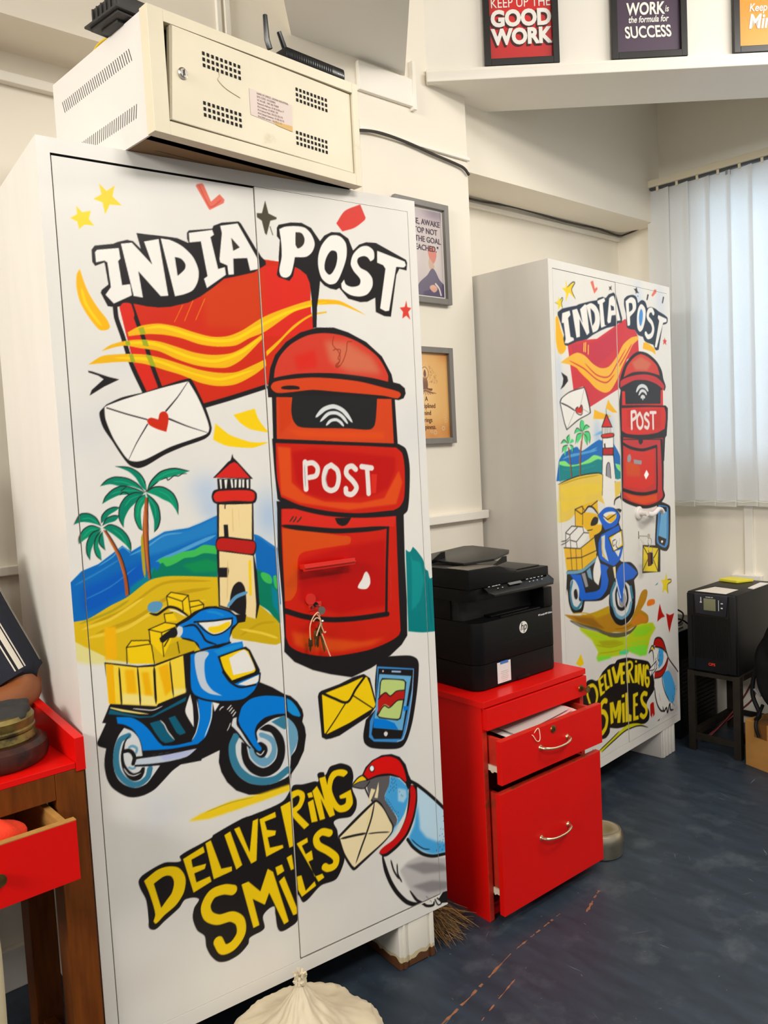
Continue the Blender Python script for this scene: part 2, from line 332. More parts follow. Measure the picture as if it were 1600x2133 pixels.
MURAL_A="""
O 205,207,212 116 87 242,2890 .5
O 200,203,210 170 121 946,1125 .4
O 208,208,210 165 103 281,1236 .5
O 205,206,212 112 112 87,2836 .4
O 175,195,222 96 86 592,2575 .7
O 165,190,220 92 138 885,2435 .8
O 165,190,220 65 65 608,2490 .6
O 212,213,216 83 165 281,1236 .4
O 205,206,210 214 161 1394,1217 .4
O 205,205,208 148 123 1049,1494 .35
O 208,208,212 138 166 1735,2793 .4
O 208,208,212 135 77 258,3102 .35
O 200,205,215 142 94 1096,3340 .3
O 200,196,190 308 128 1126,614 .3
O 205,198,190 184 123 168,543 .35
P Y 228,3814 256,3788 290,3813 278,3770 313,3739 265,3737 244,3696 237,3741 202,3750 235,3772
P Y2 134,3714 154,3692 188,3702 178,3669 197,3646 160,3646 138,3626 133,3654 107,3664 134,3682
C YO 128,3472! 115,3448 111,3396 121,3342 149,3287 183,3242 196,3237 220,3242 229,3254 219,3282 189,3323 160,3372 144,3413
S Y 12 t 129,3398 143,3334 197,3252
P SAL 637,3863 641,3871 666,3879 673,3873 702,3807 744,3844 766,3824 761,3809 694,3771 689,3775
S SAL2 5 - 652,3867 680,3809 700,3784 747,3818
P R1 276,3348 300,3357 588,3433 928,3585 1062,3581 1160,3537 1172,3521 1166,3278 1138,3210 962,3031 908,3026 607,2940 359,2997
C R2 273,3333! 292,3355 312,3352 324,3336! 397,3105 411,3015! 358,2991! 317,3103
C R2 925,3551! 1060,3564 1160,3531 1166,3388 1169,3278 1039,3250 921,3245!
F R3 26 632,3436 925,3543 913,3266 642,3274
S K 19 - 256,3330 258,3290 278,3218 307,3103 354,2987
S K 18 - 323,3347 348,3260 368,3198 391,3105 419,3015
S K 20 - 602,2934 733,2968 908,3018
S YO 12 t 542,3359 501,3287
S YO 15 t 589,3380 546,3294
S YO 15 t 644,3392 596,3300
C Y3 299,3234! 352,3262 430,3276 506,3268 586,3247 666,3232 740,3238 811,3266 922,3331 1048,3381 1178,3422 1258,3430 1330,3428 1411,3399 1479,3369! 1410,3390 1329,3410 1269,3408 1176,3396 1098,3371 1046,3344 917,3262 844,3233 776,3199 692,3190 608,3197 530,3219 478,3228 427,3232 376,3230 302,3219!
C Y3 187,3154! 225,3180 285,3199 348,3207 425,3203 500,3184 580,3162 660,3154 746,3163 806,3188 914,3256! 913,3236! 802,3139 731,3102 656,3099 576,3109 496,3133 422,3163 346,3172 287,3180 238,3171
C Y3 921,3177! 993,3233 1073,3302 1166,3355 1254,3374! 1253,3367! 1179,3351 1120,3320 1040,3261 974,3200 922,3155!
C Y3 133,3101! 188,3135 246,3144 310,3148 370,3146 444,3132 522,3110 600,3089 684,3078 768,3082 860,3117 916,3142! 917,3112! 856,3071 764,3029 680,3020 596,3034 519,3064 441,3086 367,3107 298,3115 243,3113 195,3108
S Y 13 t 368,3253 450,3263 574,3231 682,3215 774,3226 870,3275 1047,3359 1257,3419
S YO 11 t 428,3244 531,3229 659,3201 773,3212 906,3279
S Y 13 t 284,3191 404,3192 567,3139 676,3128 793,3166 904,3240
S YO 11 t 463,3156 609,3116 697,3114 792,3156
S Y 12 t 241,3131 399,3125 562,3072 693,3050 858,3094
S YO 11 t 458,3097 604,3053 715,3035 857,3081
P GN 344,3252 366,3259 374,3232 352,3229
P GN 286,3197 304,3202 307,3183 289,3182
P GN 354,3206 376,3209 384,3180 360,3183
P GN 298,3146 314,3148 322,3115 304,3115
P GN 366,3148 390,3144 407,3098 385,3101
P K 180,3551 193,3568 267,3583 285,3592 325,3605 349,3602 379,3574 365,3637 406,3636 477,3637 539,3635 588,3620 582,3637 583,3662 592,3673 700,3693 706,3706 746,3724 827,3739 838,3730 925,3596 945,3579 947,3563 913,3542 888,3525 828,3508 781,3495 741,3485 682,3440 624,3400 568,3371 487,3348 435,3342 384,3344 335,3351 256,3332 227,3334 203,3385 208,3397 236,3420 228,3499 226,3506 189,3489 179,3504
P W 192,3543 201,3553 288,3569 292,3527 282,3516 291,3422 324,3429 328,3384 252,3346 221,3379 245,3411 238,3507 227,3513 193,3503
P W 298,3587 343,3596 422,3516 394,3606 457,3623 482,3393 449,3389 362,3483 373,3378 335,3382
C W 466,3626! 507,3624 558,3604 603,3564 624,3511 618,3465 593,3425 554,3405 511,3393!
C K 522,3556! 549,3551 566,3531 562,3510 529,3479!
P W 591,3663 699,3688 706,3668 689,3656 715,3524 747,3535 750,3502 657,3438 646,3477 663,3489 643,3633 591,3623
P W 737,3710 821,3730 912,3581 913,3542 868,3530 857,3584 790,3575 788,3507 762,3503 759,3543 726,3553 724,3568 743,3680
P K2 786,3664 824,3627 792,3609
C R2 275,3334! 286,3349 301,3353 316,3352 323,3348! 331,3298 300,3282 282,3295
P K 1013,3732 1023,3747 1087,3765 1144,3770 1194,3753 1239,3698 1264,3726 1305,3747 1353,3750 1399,3727 1423,3673 1460,3705 1503,3721 1561,3724 1742,3660 1749,3646 1743,3607 1698,3612 1677,3580 1630,3370 1589,3371 1539,3388 1540,3458 1492,3435 1449,3430 1380,3442 1332,3489 1314,3479 1281,3482 1249,3494 1227,3514 1216,3453 1202,3391 1193,3296 1173,3292 1175,3422 1170,3499 1154,3536 1123,3555 1095,3566 1083,3524 1062,3500 1007,3513 999,3523 1012,3572 1014,3604 1025,3680 1011,3695
C W 1025,3728! 1054,3742 1111,3752 1161,3750 1192,3726 1209,3684 1193,3644 1159,3618 1098,3610! 1090,3579 1071,3529 1045,3513 1020,3519 1013,3545 1029,3606 1031,3670
C K2 1109,3724! 1141,3723 1155,3700 1147,3672 1117,3652 1105,3667!
C W 1297,3729 1351,3733 1384,3702 1383,3640 1354,3570 1317,3513 1276,3502 1237,3526 1221,3580 1225,3630 1248,3682
C K 1299,3660 1326,3657 1330,3629 1315,3583 1282,3547 1257,3567 1259,3600 1275,3635
C W 1523,3631! 1545,3647 1544,3685 1509,3704 1466,3694 1422,3655 1405,3608 1420,3576 1456,3539 1448,3512 1405,3500 1371,3509 1362,3531! 1344,3510! 1349,3485 1395,3460 1451,3457 1495,3472 1526,3510 1528,3550 1501,3580 1460,3596 1444,3621 1452,3641 1485,3653 1506,3649
P W 1566,3687 1734,3651 1741,3633 1728,3620 1679,3619 1621,3399 1598,3395 1566,3407 1611,3604 1598,3620 1562,3629
P OL 962,3846 975,3791 1016,3778 1013,3770 982,3760 959,3694 951,3701 939,3755 916,3767 916,3785 942,3788
S OL 3 - 979,3733 990,3699
C SR 1479,3898! 1507,3839! 1500,3826 1437,3782 1367,3757! 1335,3791! 1387,3855
P SR 1732,3457 1737,3424 1762,3421 1741,3400 1752,3362 1727,3381 1701,3365 1708,3398 1688,3418 1720,3424
P K 130,3077 146,3074 211,3053 251,3044 189,3015 129,2979 139,3001 189,3044 169,3058 132,3070
C K 162,2910 181,2933! 193,2944! 258,2972 354,2994 432,3019 550,3052 565,3038 589,2987 617,2920 636,2843 626,2812 597,2792 497,2762 416,2732 336,2691 301,2683 267,2697 236,2740 206,2794 172,2853
C W 183,2932! 193,2939! 257,2962 358,2992 437,3014 544,3040! 577,2982 605,2915 625,2843 615,2817 553,2796 444,2764 338,2718 298,2710 264,2719 233,2764 207,2814 184,2886
S K 5 - 193,2930 272,2904 353,2881
S K 6 e 544,3040 491,2972 437,2915
S K 7 e 615,2820 525,2850 448,2882
S K 5 e 265,2719 303,2786 354,2861
C R1 401,2880! 411,2907 432,2913 445,2897 443,2867 432,2828! 393,2841 361,2859 354,2878 371,2888
C Y 743,2895! 848,2921! 862,2878 888,2839 915,2812! 868,2820 816,2832 771,2861
C Y 655,2859! 639,2789! 695,2762 763,2751 834,2748 910,2769! 824,2772 766,2789 717,2809
P B1 -4,2246 45,2288 112,2308 172,2345 213,2372 248,2344 313,2374 393,2411 445,2414 499,2417 554,2432 634,2459 617,2183 353,2218 216,2152 146,2128 53,2089 -4,2089
F B2 29 40,2217 205,2267 308,2305 334,2251 229,2190 98,2126 33,2131
F B3 16 260,2340 392,2406 499,2411 634,2454 629,2383 494,2355 392,2330 309,2315
S B4 7 t 239,2328 311,2354 392,2396 471,2399
S B4 16 t 348,2290 438,2315 532,2346 622,2373
S B4 5 t 111,2299 171,2331 213,2365 245,2337
S B5 7 t 14,2235 110,2275 199,2317
S B5 5 t 46,2172 153,2211 266,2280
S B2 11 t 52,2128 149,2167 230,2200
F TL 7 224,2158 235,2199 292,2231 336,2271 353,2223 311,2211
C LG 358,2289 374,2302 411,2303 465,2317 519,2321 564,2337 626,2325! 623,2283! 544,2287 462,2276 397,2261
C DG 320,2225! 341,2265 350,2249 373,2282 392,2264 435,2274 474,2290 517,2290 562,2301 623,2289! 616,2186!
F DG2 9 461,2261 571,2274 621,2257 618,2215 512,2223
C B1 806,2360! 832,2349 871,2320 915,2287! 916,2170 918,2023! 880,2050 807,2192!
S B3 6 t 810,2353 844,2334 879,2305 910,2283
C DG 799,2205! 834,2185 863,2140 894,2119 910,2083 912,1936! 896,1943 858,1999 808,2040!
F TL 9 875,2121 910,2083 911,1961 878,2029
C LG 829,2181 869,2168 882,2145 876,2125 840,2143
C LG 889,2157 904,2159 906,2096 893,2110
F PY 12 -5,2036 137,2001 266,1877 120,1898 41,1915 -6,1934
C SA -5,2092! 53,2094 147,2134 217,2159 311,2214 378,2223 458,2215 621,2189! 617,1981! 475,1858 266,1873 140,1912! 44,1979 -7,2017!
C SA2 804,2043! 843,2006 907,1933 909,1847! 881,1841 773,1874 669,1908! 663,1974
S SA3 12 t 66,2072 203,2109 372,2195 586,2177
S SA3 16 t 82,2031 240,2064 410,2139 584,2146
S SA4 14 t 43,2018 198,2031 343,2088 558,2097
S SA4 12 t 28,2056 143,2079 286,2147
S OLV 10 t 20,2080 145,2109 226,2146
S SA3 11 t 705,1912 803,1950 888,1947
S SA4 12 t 707,1944 823,1903 895,1868
F YO 6 116,2050 162,2047 158,1914 111,1917
S OLV 13 t 299,2411 295,2326 297,2231
C GL 329,2587! 327,2627 304,2663 266,2687 208,2695! 236,2684 265,2668 288,2644 310,2604
C GL2 334,2592! 352,2626 396,2663 454,2675 522,2659! 489,2650 435,2638 393,2628 360,2605
C GL 323,2583! 291,2620 253,2644 205,2652 171,2642 144,2619! 184,2624 222,2614 261,2612 299,2599
C GL 323,2580! 280,2601 231,2614 192,2602 161,2575 147,2548! 179,2564 219,2578 258,2577 298,2580
C GL2 328,2582! 360,2600 401,2598 441,2570 459,2528 458,2477! 447,2503 427,2530 397,2547 368,2565
C GL 318,2578! 278,2583 243,2569 215,2532 209,2483 224,2445! 231,2481 254,2519 285,2546
C GL2 323,2573! 296,2560 277,2527 273,2478 287,2437 301,2425! 298,2475 303,2515 326,2553
C GL 328,2577! 356,2550 375,2519 379,2468 368,2434 349,2413! 352,2461 345,2501 335,2542
C RU 322,2561! 334,2560! 326,2453 320,2323 322,2222! 312,2218! 303,2305 302,2430
S K 4 - 333,2557 326,2453 320,2323 321,2223
S RU2 5 t 317,2529 310,2405 312,2254
S K 4 t 329,2587 324,2630 304,2663 266,2687 208,2695
S K 5 t 334,2592 352,2626 396,2663 454,2674 522,2659
S K 4 t 323,2583 291,2621 253,2644 205,2652 171,2642 144,2619
S K 4 t 323,2580 280,2601 231,2614 192,2602 161,2575 147,2548
S K 5 t 328,2582 360,2600 401,2598 441,2570 459,2528 458,2477
S K 4 t 318,2578 278,2583 243,2569 215,2532 209,2483 224,2445
S K 4 t 323,2573 296,2560 277,2527 273,2478 287,2437 301,2425
S K 5 t 328,2577 356,2550 375,2519 379,2468 368,2434 349,2413
S K 3 t 393,2628 419,2636 424,2626 451,2642 472,2641 489,2649 510,2649
S K 3 t 323,2583 350,2601 382,2624
S K 2 t 219,2577 234,2589 258,2578
S GL3 3 t 308,2648 325,2607 329,2592
S GL3 4 t 194,2635 242,2628 299,2599
S GL3 4 t 181,2583 230,2594 299,2589
S GL3 4 t 373,2634 426,2656 479,2664
S GL3 4 t 379,2584 419,2561 447,2513
S GL3 3 t 235,2530 261,2558 297,2570
S GL3 3 t 283,2477 294,2530 316,2558
S GL3 4 t 361,2470 359,2520 337,2557
S K2 3 - 225,2594 245,2608
C GL 135,2458! 117,2494 90,2513 58,2513 30,2475! 60,2482 92,2477 119,2467
C GL 136,2470! 141,2499 162,2521 191,2531 215,2527! 195,2514 170,2501 149,2479
C GL 140,2460! 159,2488 189,2497 212,2493! 192,2475 162,2468
C GL 142,2451! 171,2462 209,2444 236,2412 248,2376 247,2344! 228,2373 201,2401 178,2423
C GL2 132,2451! 96,2465 67,2453 46,2422 44,2396! 64,2410 93,2426 122,2443
C GL 132,2447! 98,2435 75,2399 71,2357 82,2328! 88,2364 105,2401
C GL2 134,2442! 111,2415 101,2377 108,2343 126,2322! 125,2355 118,2385
C GL 138,2436! 125,2413 123,2389 144,2361! 142,2392 140,2422
S K 4 t 135,2458 117,2494 90,2513 58,2513 30,2475
S K 4 t 136,2470 141,2499 162,2521 191,2531 215,2527
S K 3 t 140,2460 159,2488 189,2497 212,2493
S K 4 t 142,2451 171,2462 209,2444 236,2412 248,2376 247,2344
S K 4 t 132,2451 96,2465 67,2453 46,2422 44,2396
S K 3 t 132,2447 98,2435 75,2399 71,2357 82,2328
S K 3 t 134,2442 111,2415 101,2377 108,2343 126,2322
S K 3 t 138,2436 125,2413 123,2389 144,2361
S GL3 3 t 61,2494 93,2494 124,2471
S GL3 3 t 180,2442 211,2414 233,2373
S GL3 3 t 60,2420 90,2446 123,2448
C RU 141,2443! 153,2440! 180,2388 209,2316 223,2240 228,2170! 211,2162! 208,2242 195,2318 170,2384
S K 3 - 153,2439 180,2388 209,2316 223,2240 227,2170
S RU2 3 t 158,2410 191,2333 213,2242
P K 627,2624 656,2648 702,2689 715,2696 720,2708 725,2724 729,2707 741,2695 753,2682 818,2608
P SR2 635,2624 710,2680 732,2688 748,2678 803,2613
P K 646,2619 805,2609 802,2559 646,2570
P W 656,2615 666,2615 665,2573 658,2573
P W 679,2613 694,2613 687,2573 681,2573
P W 708,2612 718,2612 719,2575 711,2574
P W 728,2611 739,2610 734,2574 726,2574
P W 748,2610 759,2609 756,2573 745,2574
P W 765,2609 775,2608 772,2572 763,2573
P W 785,2606 796,2607 794,2568 785,2568
P K 637,2511 812,2500 803,2328 627,2350
P CR 647,2506 805,2498 793,2332 680,2358 636,2360
P K 622,2311 799,2269 809,2184 811,2039 792,1978 614,2060
P CR 633,2302 795,2265 794,2165 795,2042 787,1976 740,1996 698,2030 620,2064
C K 615,2544 625,2567 647,2573 737,2572 806,2563 830,2545 831,2520 820,2501 793,2498 688,2503 638,2509 620,2520
C R2 623,2544 635,2560 654,2565 736,2563 797,2557 819,2546 822,2529 816,2513 803,2508 724,2516 634,2519 625,2532
C K 618,2331 625,2356 640,2365 678,2361 747,2346 799,2334 812,2319 812,2294 799,2265 777,2269 708,2285 644,2301 622,2310
C R4 622,2335 631,2352 648,2358 721,2344 803,2326 809,2311 805,2291 795,2273 742,2281 674,2299 632,2306 624,2315
P K 662,2416 682,2414 682,2356 661,2358
P K 626,2230 671,2225 672,2209 666,2182 623,2188
P K 673,2504 678,2504 675,2484 671,2485
S CR2 2 t 709,2490 706,2418 706,2378
S CR2 3 t 739,2479 736,2395
S CR2 4 t 671,2261 661,2143 655,2083
S Y 12 - 777,2239 773,2168 770,2091
C K 663,2046! 673,2101 689,2139 712,2155 729,2151 743,2127 747,2090 746,2049 738,1997! 698,2016
S BL 17 t 654,2051 698,2089 756,2103
C SA2 433,1944 475,1934 500,1906 488,1887 412,1880 349,1882! 352,1923!
P Y 383,2140 403,2153 478,2129 483,2048 385,2089
P Y 296,2011 367,2029 413,2010 385,1942 352,1887 302,1952
P Y 199,1953 221,1977 296,1966 309,1864 207,1884
P Y 482,2103 525,2100 545,2080 542,2059 483,2066
P Y 367,2066 404,2065 423,2029 373,2032
S K 3 - 383,2139! 450,2107! 478,2129! 403,2153! 383,2139! 385,2099!
S K 3 - 450,2107! 451,2066!
S K 3 - 478,2129! 484,2047!
S K 3 - 484,2101! 525,2100! 545,2080! 485,2076!
S K 3 - 545,2080! 542,2062!
S K 3 - 296,2011! 367,2029! 414,2015!
S K 3 - 296,2011! 351,1989! 410,2002!
S K 3 - 297,2011! 300,1957!
S K 3 - 350,1989! 352,1887!
S K 3 - 197,1886! 199,1953! 221,1977! 293,1966! 304,1941! 310,1864!
S K 3 - 199,1953! 297,1949!
S K 3 - 416,1937! 421,1889!
S K 3 - 370,2032! 367,2066! 404,2065!
C K 113,1731! 103,1710! 79,1665! 94,1660! 53,1589! 55,1578 64,1570 87,1557! 78,1519 75,1483 81,1432 97,1393 128,1358 161,1333 192,1323 230,1322 272,1333 313,1361 354,1391 392,1408! 486,1400! 520,1694! 439,1712!
P K 443,1408 489,1407 573,1424 565,1372 574,1324 598,1271 639,1221 699,1184 770,1165 834,1160 908,1169 918,1221 956,1259 992,1314 1008,1384 1004,1425 992,1454 1001,1483 996,1512 972,1554 938,1589 919,1598 908,1604 850,1648 788,1685 789,1727 752,1827 591,1857 444,1738 420,1415
P K 106,1909 240,1868 311,1861 380,1872 452,1882 488,1887 474,1690 444,1654 308,1680 116,1726
P Y4 110,1902 237,1862 308,1852 437,1875 437,1713 314,1691 306,1683 110,1737
P YO 112,1900 141,1894 138,1731 112,1738
F YO 3 185,1863 224,1855 227,1754 188,1762
F YO 3 253,1839 283,1833 294,1698 264,1705
F YO 3 325,1845 368,1853 381,1741 347,1717
F PY2 4 168,1767 296,1729 306,1685 165,1725
F PY2 4 381,1741 439,1729 437,1713 378,1708
S K 7 t 163,1878 163,1798 162,1713
S K 7 t 238,1865 239,1777 239,1698
S K 10 t 308,1853 306,1778 305,1691
S K 6 t 377,1864 379,1783 382,1704
P TD 114,1713 162,1688 231,1657 280,1646 438,1694 433,1677 288,1640 230,1650 161,1677 106,1695
P PY2 116,1722 163,1702 266,1660 273,1656 232,1667 162,1693 116,1717
S W 3 t 205,1696 247,1682 291,1670 333,1678
P TD 272,1618 314,1620 330,1599 345,1562 374,1520 363,1515 333,1517 316,1530 290,1576
P TD 353,1621 382,1624 425,1539 399,1535 384,1549
C W 456,1702! 464,1645 462,1554! 435,1610 429,1635 437,1661
S W 3 t 317,1620 333,1598 346,1565 373,1521
C BL1 137,1676! 200,1658 242,1623 270,1586 302,1531 321,1508! 373,1497 449,1494! 471,1531 489,1591 489,1676! 554,1650! 546,1577 516,1504 475,1477! 352,1487 234,1510! 227,1555 201,1608 168,1636 140,1648!
S W 4 t 484,1671 489,1591 471,1531 449,1499
S W 5 t 554,1648 543,1572 507,1498
P W 555,1645 587,1630 562,1600
C LGY 165,1624! 198,1601 219,1570 228,1538 232,1488! 204,1491! 205,1459! 244,1445 303,1429! 270,1394 239,1367 195,1362 153,1385 127,1416 113,1458 112,1510 121,1557 141,1598
S TW 24 - 180,1587 148,1579 129,1540 123,1499 127,1454 147,1413 182,1380 216,1376 247,1394 259,1426
C K 190,1594! 161,1567 147,1530 142,1496 147,1451 164,1414 188,1393 217,1394 234,1416 238,1438! 227,1441! 214,1427 191,1425 172,1444 157,1475 154,1513 159,1535! 166,1562
S W 2 t 150,1459 168,1428 190,1415 219,1418
S K 16 - 158,1527 177,1525 191,1512 198,1490 191,1466
S BLW 11 t 175,1537 193,1540 210,1525 205,1503
S BLW 9 t 170,1457 186,1446 201,1448
C EX 206,1481! 277,1481 471,1460! 425,1436 348,1435 268,1445 202,1458!
F EX2 6 306,1473 458,1458 419,1437 319,1443
S K 9 - 204,1487 247,1481 336,1471 478,1463
S K 8 - 199,1455 259,1441 348,1426
C BL1 471,1875! 542,1877 605,1887 715,1886! 719,1860! 741,1846 793,1731! 785,1694 771,1663 726,1629 696,1624 610,1635 527,1662 474,1695! 458,1730 462,1834
S K 8 - 471,1877 543,1882 605,1889 657,1891
C EX 489,1868 515,1877 553,1864 534,1836 528,1795 533,1741 558,1698 603,1662! 545,1685 509,1719 491,1781
P BL2 575,1871 708,1879 716,1864 596,1846
P K 593,1841 730,1860 750,1841 792,1742 788,1723 667,1704 644,1717 613,1767
C Y 604,1835! 718,1850 741,1836! 771,1746 764,1736! 653,1721! 620,1776
C W 646,1823! 718,1847 737,1830 768,1752 755,1743! 661,1744!
C W 679,1698! 787,1720! 785,1694 760,1682 724,1683
S K 9 - 613,1767 644,1717 689,1683 766,1678
S K 8 - 465,1860 458,1730 474,1692 527,1660 610,1634 702,1623 758,1649 784,1688 792,1725
P K 411,2013 472,2039 500,2055 556,2068 600,2064 667,2035 699,2003 737,1991 732,1973 703,1972 672,1945 655,1910 656,1888 599,1877 515,1885 491,1923 438,1946 424,1972
C BL1 426,2007! 470,2021 499,2037 533,2053 589,2055 655,2031 693,2001! 694,1974 667,1957 651,1895! 588,1893 515,1887! 506,1915 475,1939 433,1954!
S BL2 11 t 554,2047 598,2035 637,2015
C W 500,2010! 585,2002 674,1992! 661,1958 620,1940 586,1938 554,1960 528,1990
C Y 560,1975 605,1975 658,1985 662,1971 632,1952 586,1946 560,1961
S K 8 - 497,2010 585,2001 673,1998
S K 7 - 513,2001 540,1967 580,1939 626,1942 667,1967 674,1999
S K 9 t 444,1997 496,1996 526,1954 545,1919 594,1893
C LGY 423,2003 442,1995 440,1969 423,1956 411,1974
C K 339,1966! 356,1978 399,1999 413,1999 419,1973 407,1959 381,1959 353,1945 343,1950!
S K 5 t 381,1959 366,1940 356,1926
C BL 298,2105 310,2121 341,2124 363,2110 353,2086 332,2077 304,2086
S K 11 t 304,2079 336,2068 369,2084 390,2092 426,2079 477,2035
S W 6 t 389,2080 420,2069 461,2041
P K 691,2012 743,2003 735,1972 699,1974
C LGY 645,1482! 622,1441 617,1397 627,1336 656,1282 703,1238 760,1212 819,1201 881,1207 908,1215! 921,1305! 948,1330 965,1386 955,1437 926,1480 901,1502! 840,1501 770,1474 756,1458 757,1419 723,1408
S TW 34 - 653,1464 634,1431 634,1373 658,1309 708,1256 774,1225 838,1219 901,1244
C BLW 918,1490! 947,1455 964,1411 959,1363 934,1322 919,1305! 916,1398
C TW 833,1490! 901,1502 914,1491! 911,1444 897,1439
C K 679,1435! 675,1381 684,1333 714,1285 763,1250 809,1243 859,1261 888,1305 896,1359 886,1410 854,1457 813,1483 769,1470! 794,1457! 827,1440 846,1404 856,1354 845,1313 813,1290 778,1287 745,1308 714,1348 705,1393 703,1417!
C BLW 768,1451 810,1437 842,1409 852,1363 841,1318 809,1295 778,1293 746,1316 719,1354 710,1400! 718,1405 763,1374 795,1350 805,1375 791,1410
C LGY 767,1432 800,1416 824,1390 826,1358 802,1328 790,1339 807,1363 794,1397 774,1414
C K 738,1384 761,1410 778,1408 802,1384 804,1359 790,1339 769,1337 745,1359
C LGY 646,1550! 671,1552! 664,1519 679,1496 712,1430 718,1405! 703,1421 662,1485 637,1514
S K 7 - 635,1515 662,1481 699,1422 718,1397
C BL1 670,1537! 680,1565 694,1593 737,1618 801,1619 864,1604 912,1587! 909,1511! 859,1519 802,1517 763,1495 748,1468 750,1436 761,1406 776,1382 771,1370 758,1373 739,1396 705,1459 683,1495
C BL2 917,1583! 941,1565 966,1531 985,1486 978,1480! 945,1496 918,1522!
S K 9 - 668,1549 666,1519 683,1488 716,1425 740,1388
S W 5 t 747,1368 770,1351 790,1367
S W 5 - 623,1597 640,1610
S W 5 - 632,1587 645,1598
S W 5 - 640,1575 653,1586
S W 5 - 647,1562 660,1575
S W 5 t 585,1601 594,1610 606,1613
S W 4 t 614,1501 625,1517 633,1534
F Y5 3 408,1151 464,1167 607,1181 755,1172 908,1174 906,1144 798,1138 647,1134 503,1133
S OLV 2 t 485,1167 606,1175 724,1167
C K 177,968 198,987 290,1007 362,989 360,1013 461,1036 511,1047 515,1055 659,1086 711,1087 823,1095 875,1108 911,1148 926,1165 974,1155 1040,1151 1060,1146 1058,1183 1092,1181 1099,1164 1127,1197 1161,1201 1196,1197 1246,1165 1259,1116 1248,1058 1270,990 1263,947 1230,919 1135,926 1149,876 1154,829 1182,728 1161,675 1124,635 1039,635 944,588 918,631 913,637 906,514 881,498 809,497 792,588 786,626 731,604 734,545 718,534 657,526 648,501 601,471 542,464 499,479 467,520 449,569 445,619 413,659 397,720 407,763 430,795 370,815 341,789 272,755 231,735 206,751 206,788 202,874 181,934
C Y 199,960! 256,986 302,986 347,967 371,932 378,896 365,847 329,807 274,781 236,759 226,773! 236,802 217,901
C K 239,933! 286,949 315,939 326,908 313,866 288,842 263,818!
P Y 373,995 467,1020 472,991 409,979 413,944 475,939 467,918 418,915 425,872 488,877 494,851 409,831
P Y 478,1030 503,1036 543,892 593,885 593,864 505,857
P Y 568,1038 597,1046 644,874 614,863
P Y 616,1051 642,1053 684,920 709,1059 736,1062 715,870 688,865
P Y 743,1056 824,1066 827,1040 768,1037 777,995 822,977 817,957 778,959 786,907 852,899 855,884 765,871
P Y 853,1082 907,1093 907,875 886,873
C Y 913,1137! 948,1137 979,1114 981,1084 959,1047 933,1033! 997,951! 968,938! 916,1009 909,1026!
C K 916,1103! 947,1109 954,1092 940,1067 915,1057!
P Y 995,1105 1020,1105 1026,1078 1002,1081
P Y 996,1061 1026,1067 1043,954 1010,958
P Y 1024,1108 1050,1126 1087,1045 1065,1159 1099,1160 1141,954 1111,952 1067,1058 1085,953 1056,954
C Y 1204,1127! 1227,1144 1194,1168 1142,1171 1115,1141 1107,1084 1123,1012 1163,962 1215,954 1247,982 1239,1053! 1172,1042! 1176,1026 1210,1020! 1204,995 1174,993 1150,1026 1132,1084 1143,1126 1166,1142
S Y 46 - 589,777 550,794 493,793 460,750 469,702 513,668 577,658 615,621 616,564 575,524 528,524 506,570
P Y 634,786 668,788 724,721 768,813 794,789 859,525 834,520 768,698 742,650 684,700 709,566 678,564
P Y 807,806 842,808 852,772 815,764
P Y 821,733 850,748 906,573 904,544 884,545
P Y 868,832 896,837 903,765 887,764
P Y 914,725 938,723 956,640 1007,669 1014,644 934,618 916,658
P Y 923,883 981,893 984,870 950,863 968,816 1001,824 1006,777 981,775 1009,691 1051,691 1062,668 1028,658
S Y 36 - 1105,875 1064,894 1031,877 1037,838 1091,790 1133,741 1124,707 1086,705 1068,719
C TE 1650,2196! 1676,2182 1697,2206! 1722,2182 1760,2130 1774,2080 1790,2068 1801,2028 1826,2036! 1828,1905 1829,1742! 1730,1753 1641,1774!
F TE2 10 1686,2139 1739,2122 1760,2023 1726,1920 1670,1876
S TE2 8 t 1681,2166 1700,2031 1697,1871
S TE3 10 t 1787,2019 1792,1884 1799,1774
P K 927,2499 928,2464 918,2277 926,2039 925,1872 920,1801 970,1744 1066,1686 1160,1647 1281,1607 1398,1630 1520,1671 1594,1713 1633,1754 1641,1933 1641,2144 1648,2374 1669,2443
C R5 949,2462! 942,2322 939,2037 933,1871! 949,1825 1000,1786 1081,1754 1166,1733 1282,1724 1404,1724 1518,1742 1578,1764 1592,1787! 1592,1940 1595,2150 1599,2368! 1602,2409!
F OR2 21 964,1890 1022,1870 1171,1819 1346,1773 1501,1766 1405,1742 1225,1745 1055,1781 976,1825
C R2 955,2462! 1602,2409! 1599,2368! 1587,2322! 1382,2327 1206,2341 1040,2374 950,2392!
C OR 948,2373! 1066,2350 1261,2308 1317,2295 1312,2263 1258,2259 1115,2255 1031,2241 1015,2170 1004,2076 974,2037 939,2035!
F R6 22 1029,2217 1258,2249 1526,2261 1505,1927 1237,1933 1017,2026
S K 24 t 944,2385 1066,2361 1234,2333 1381,2324 1555,2320
S K 15 - 1545,2319 1525,2106 1508,1885
S K 25 - 938,1990 1039,1947 1177,1910 1323,1892 1515,1884
C K 1235,2395! 1248,2367 1273,2353 1300,2357 1319,2375 1329,2389!
S K2 6 t 1011,2423 1000,2411 988,2399
S K2 6 t 1026,2420 1018,2407 1005,2395
S K2 6 t 1053,2417 1042,2405 1026,2393
S SAL2 5 t 1549,2124 1541,1948
C W 1398,2115 1418,2089 1420,2053 1399,2030 1363,2033 1345,2045 1372,2080
P K 937,2998 961,3009 1628,2989 1633,2729 929,2776
P OR3 958,2972 1608,2962 1609,2739 948,2780
F R3 11 970,2966 1032,2966 1031,2856 965,2802
F OR2 13 1010,2823 1339,2804 1553,2798 1551,2762 1071,2788
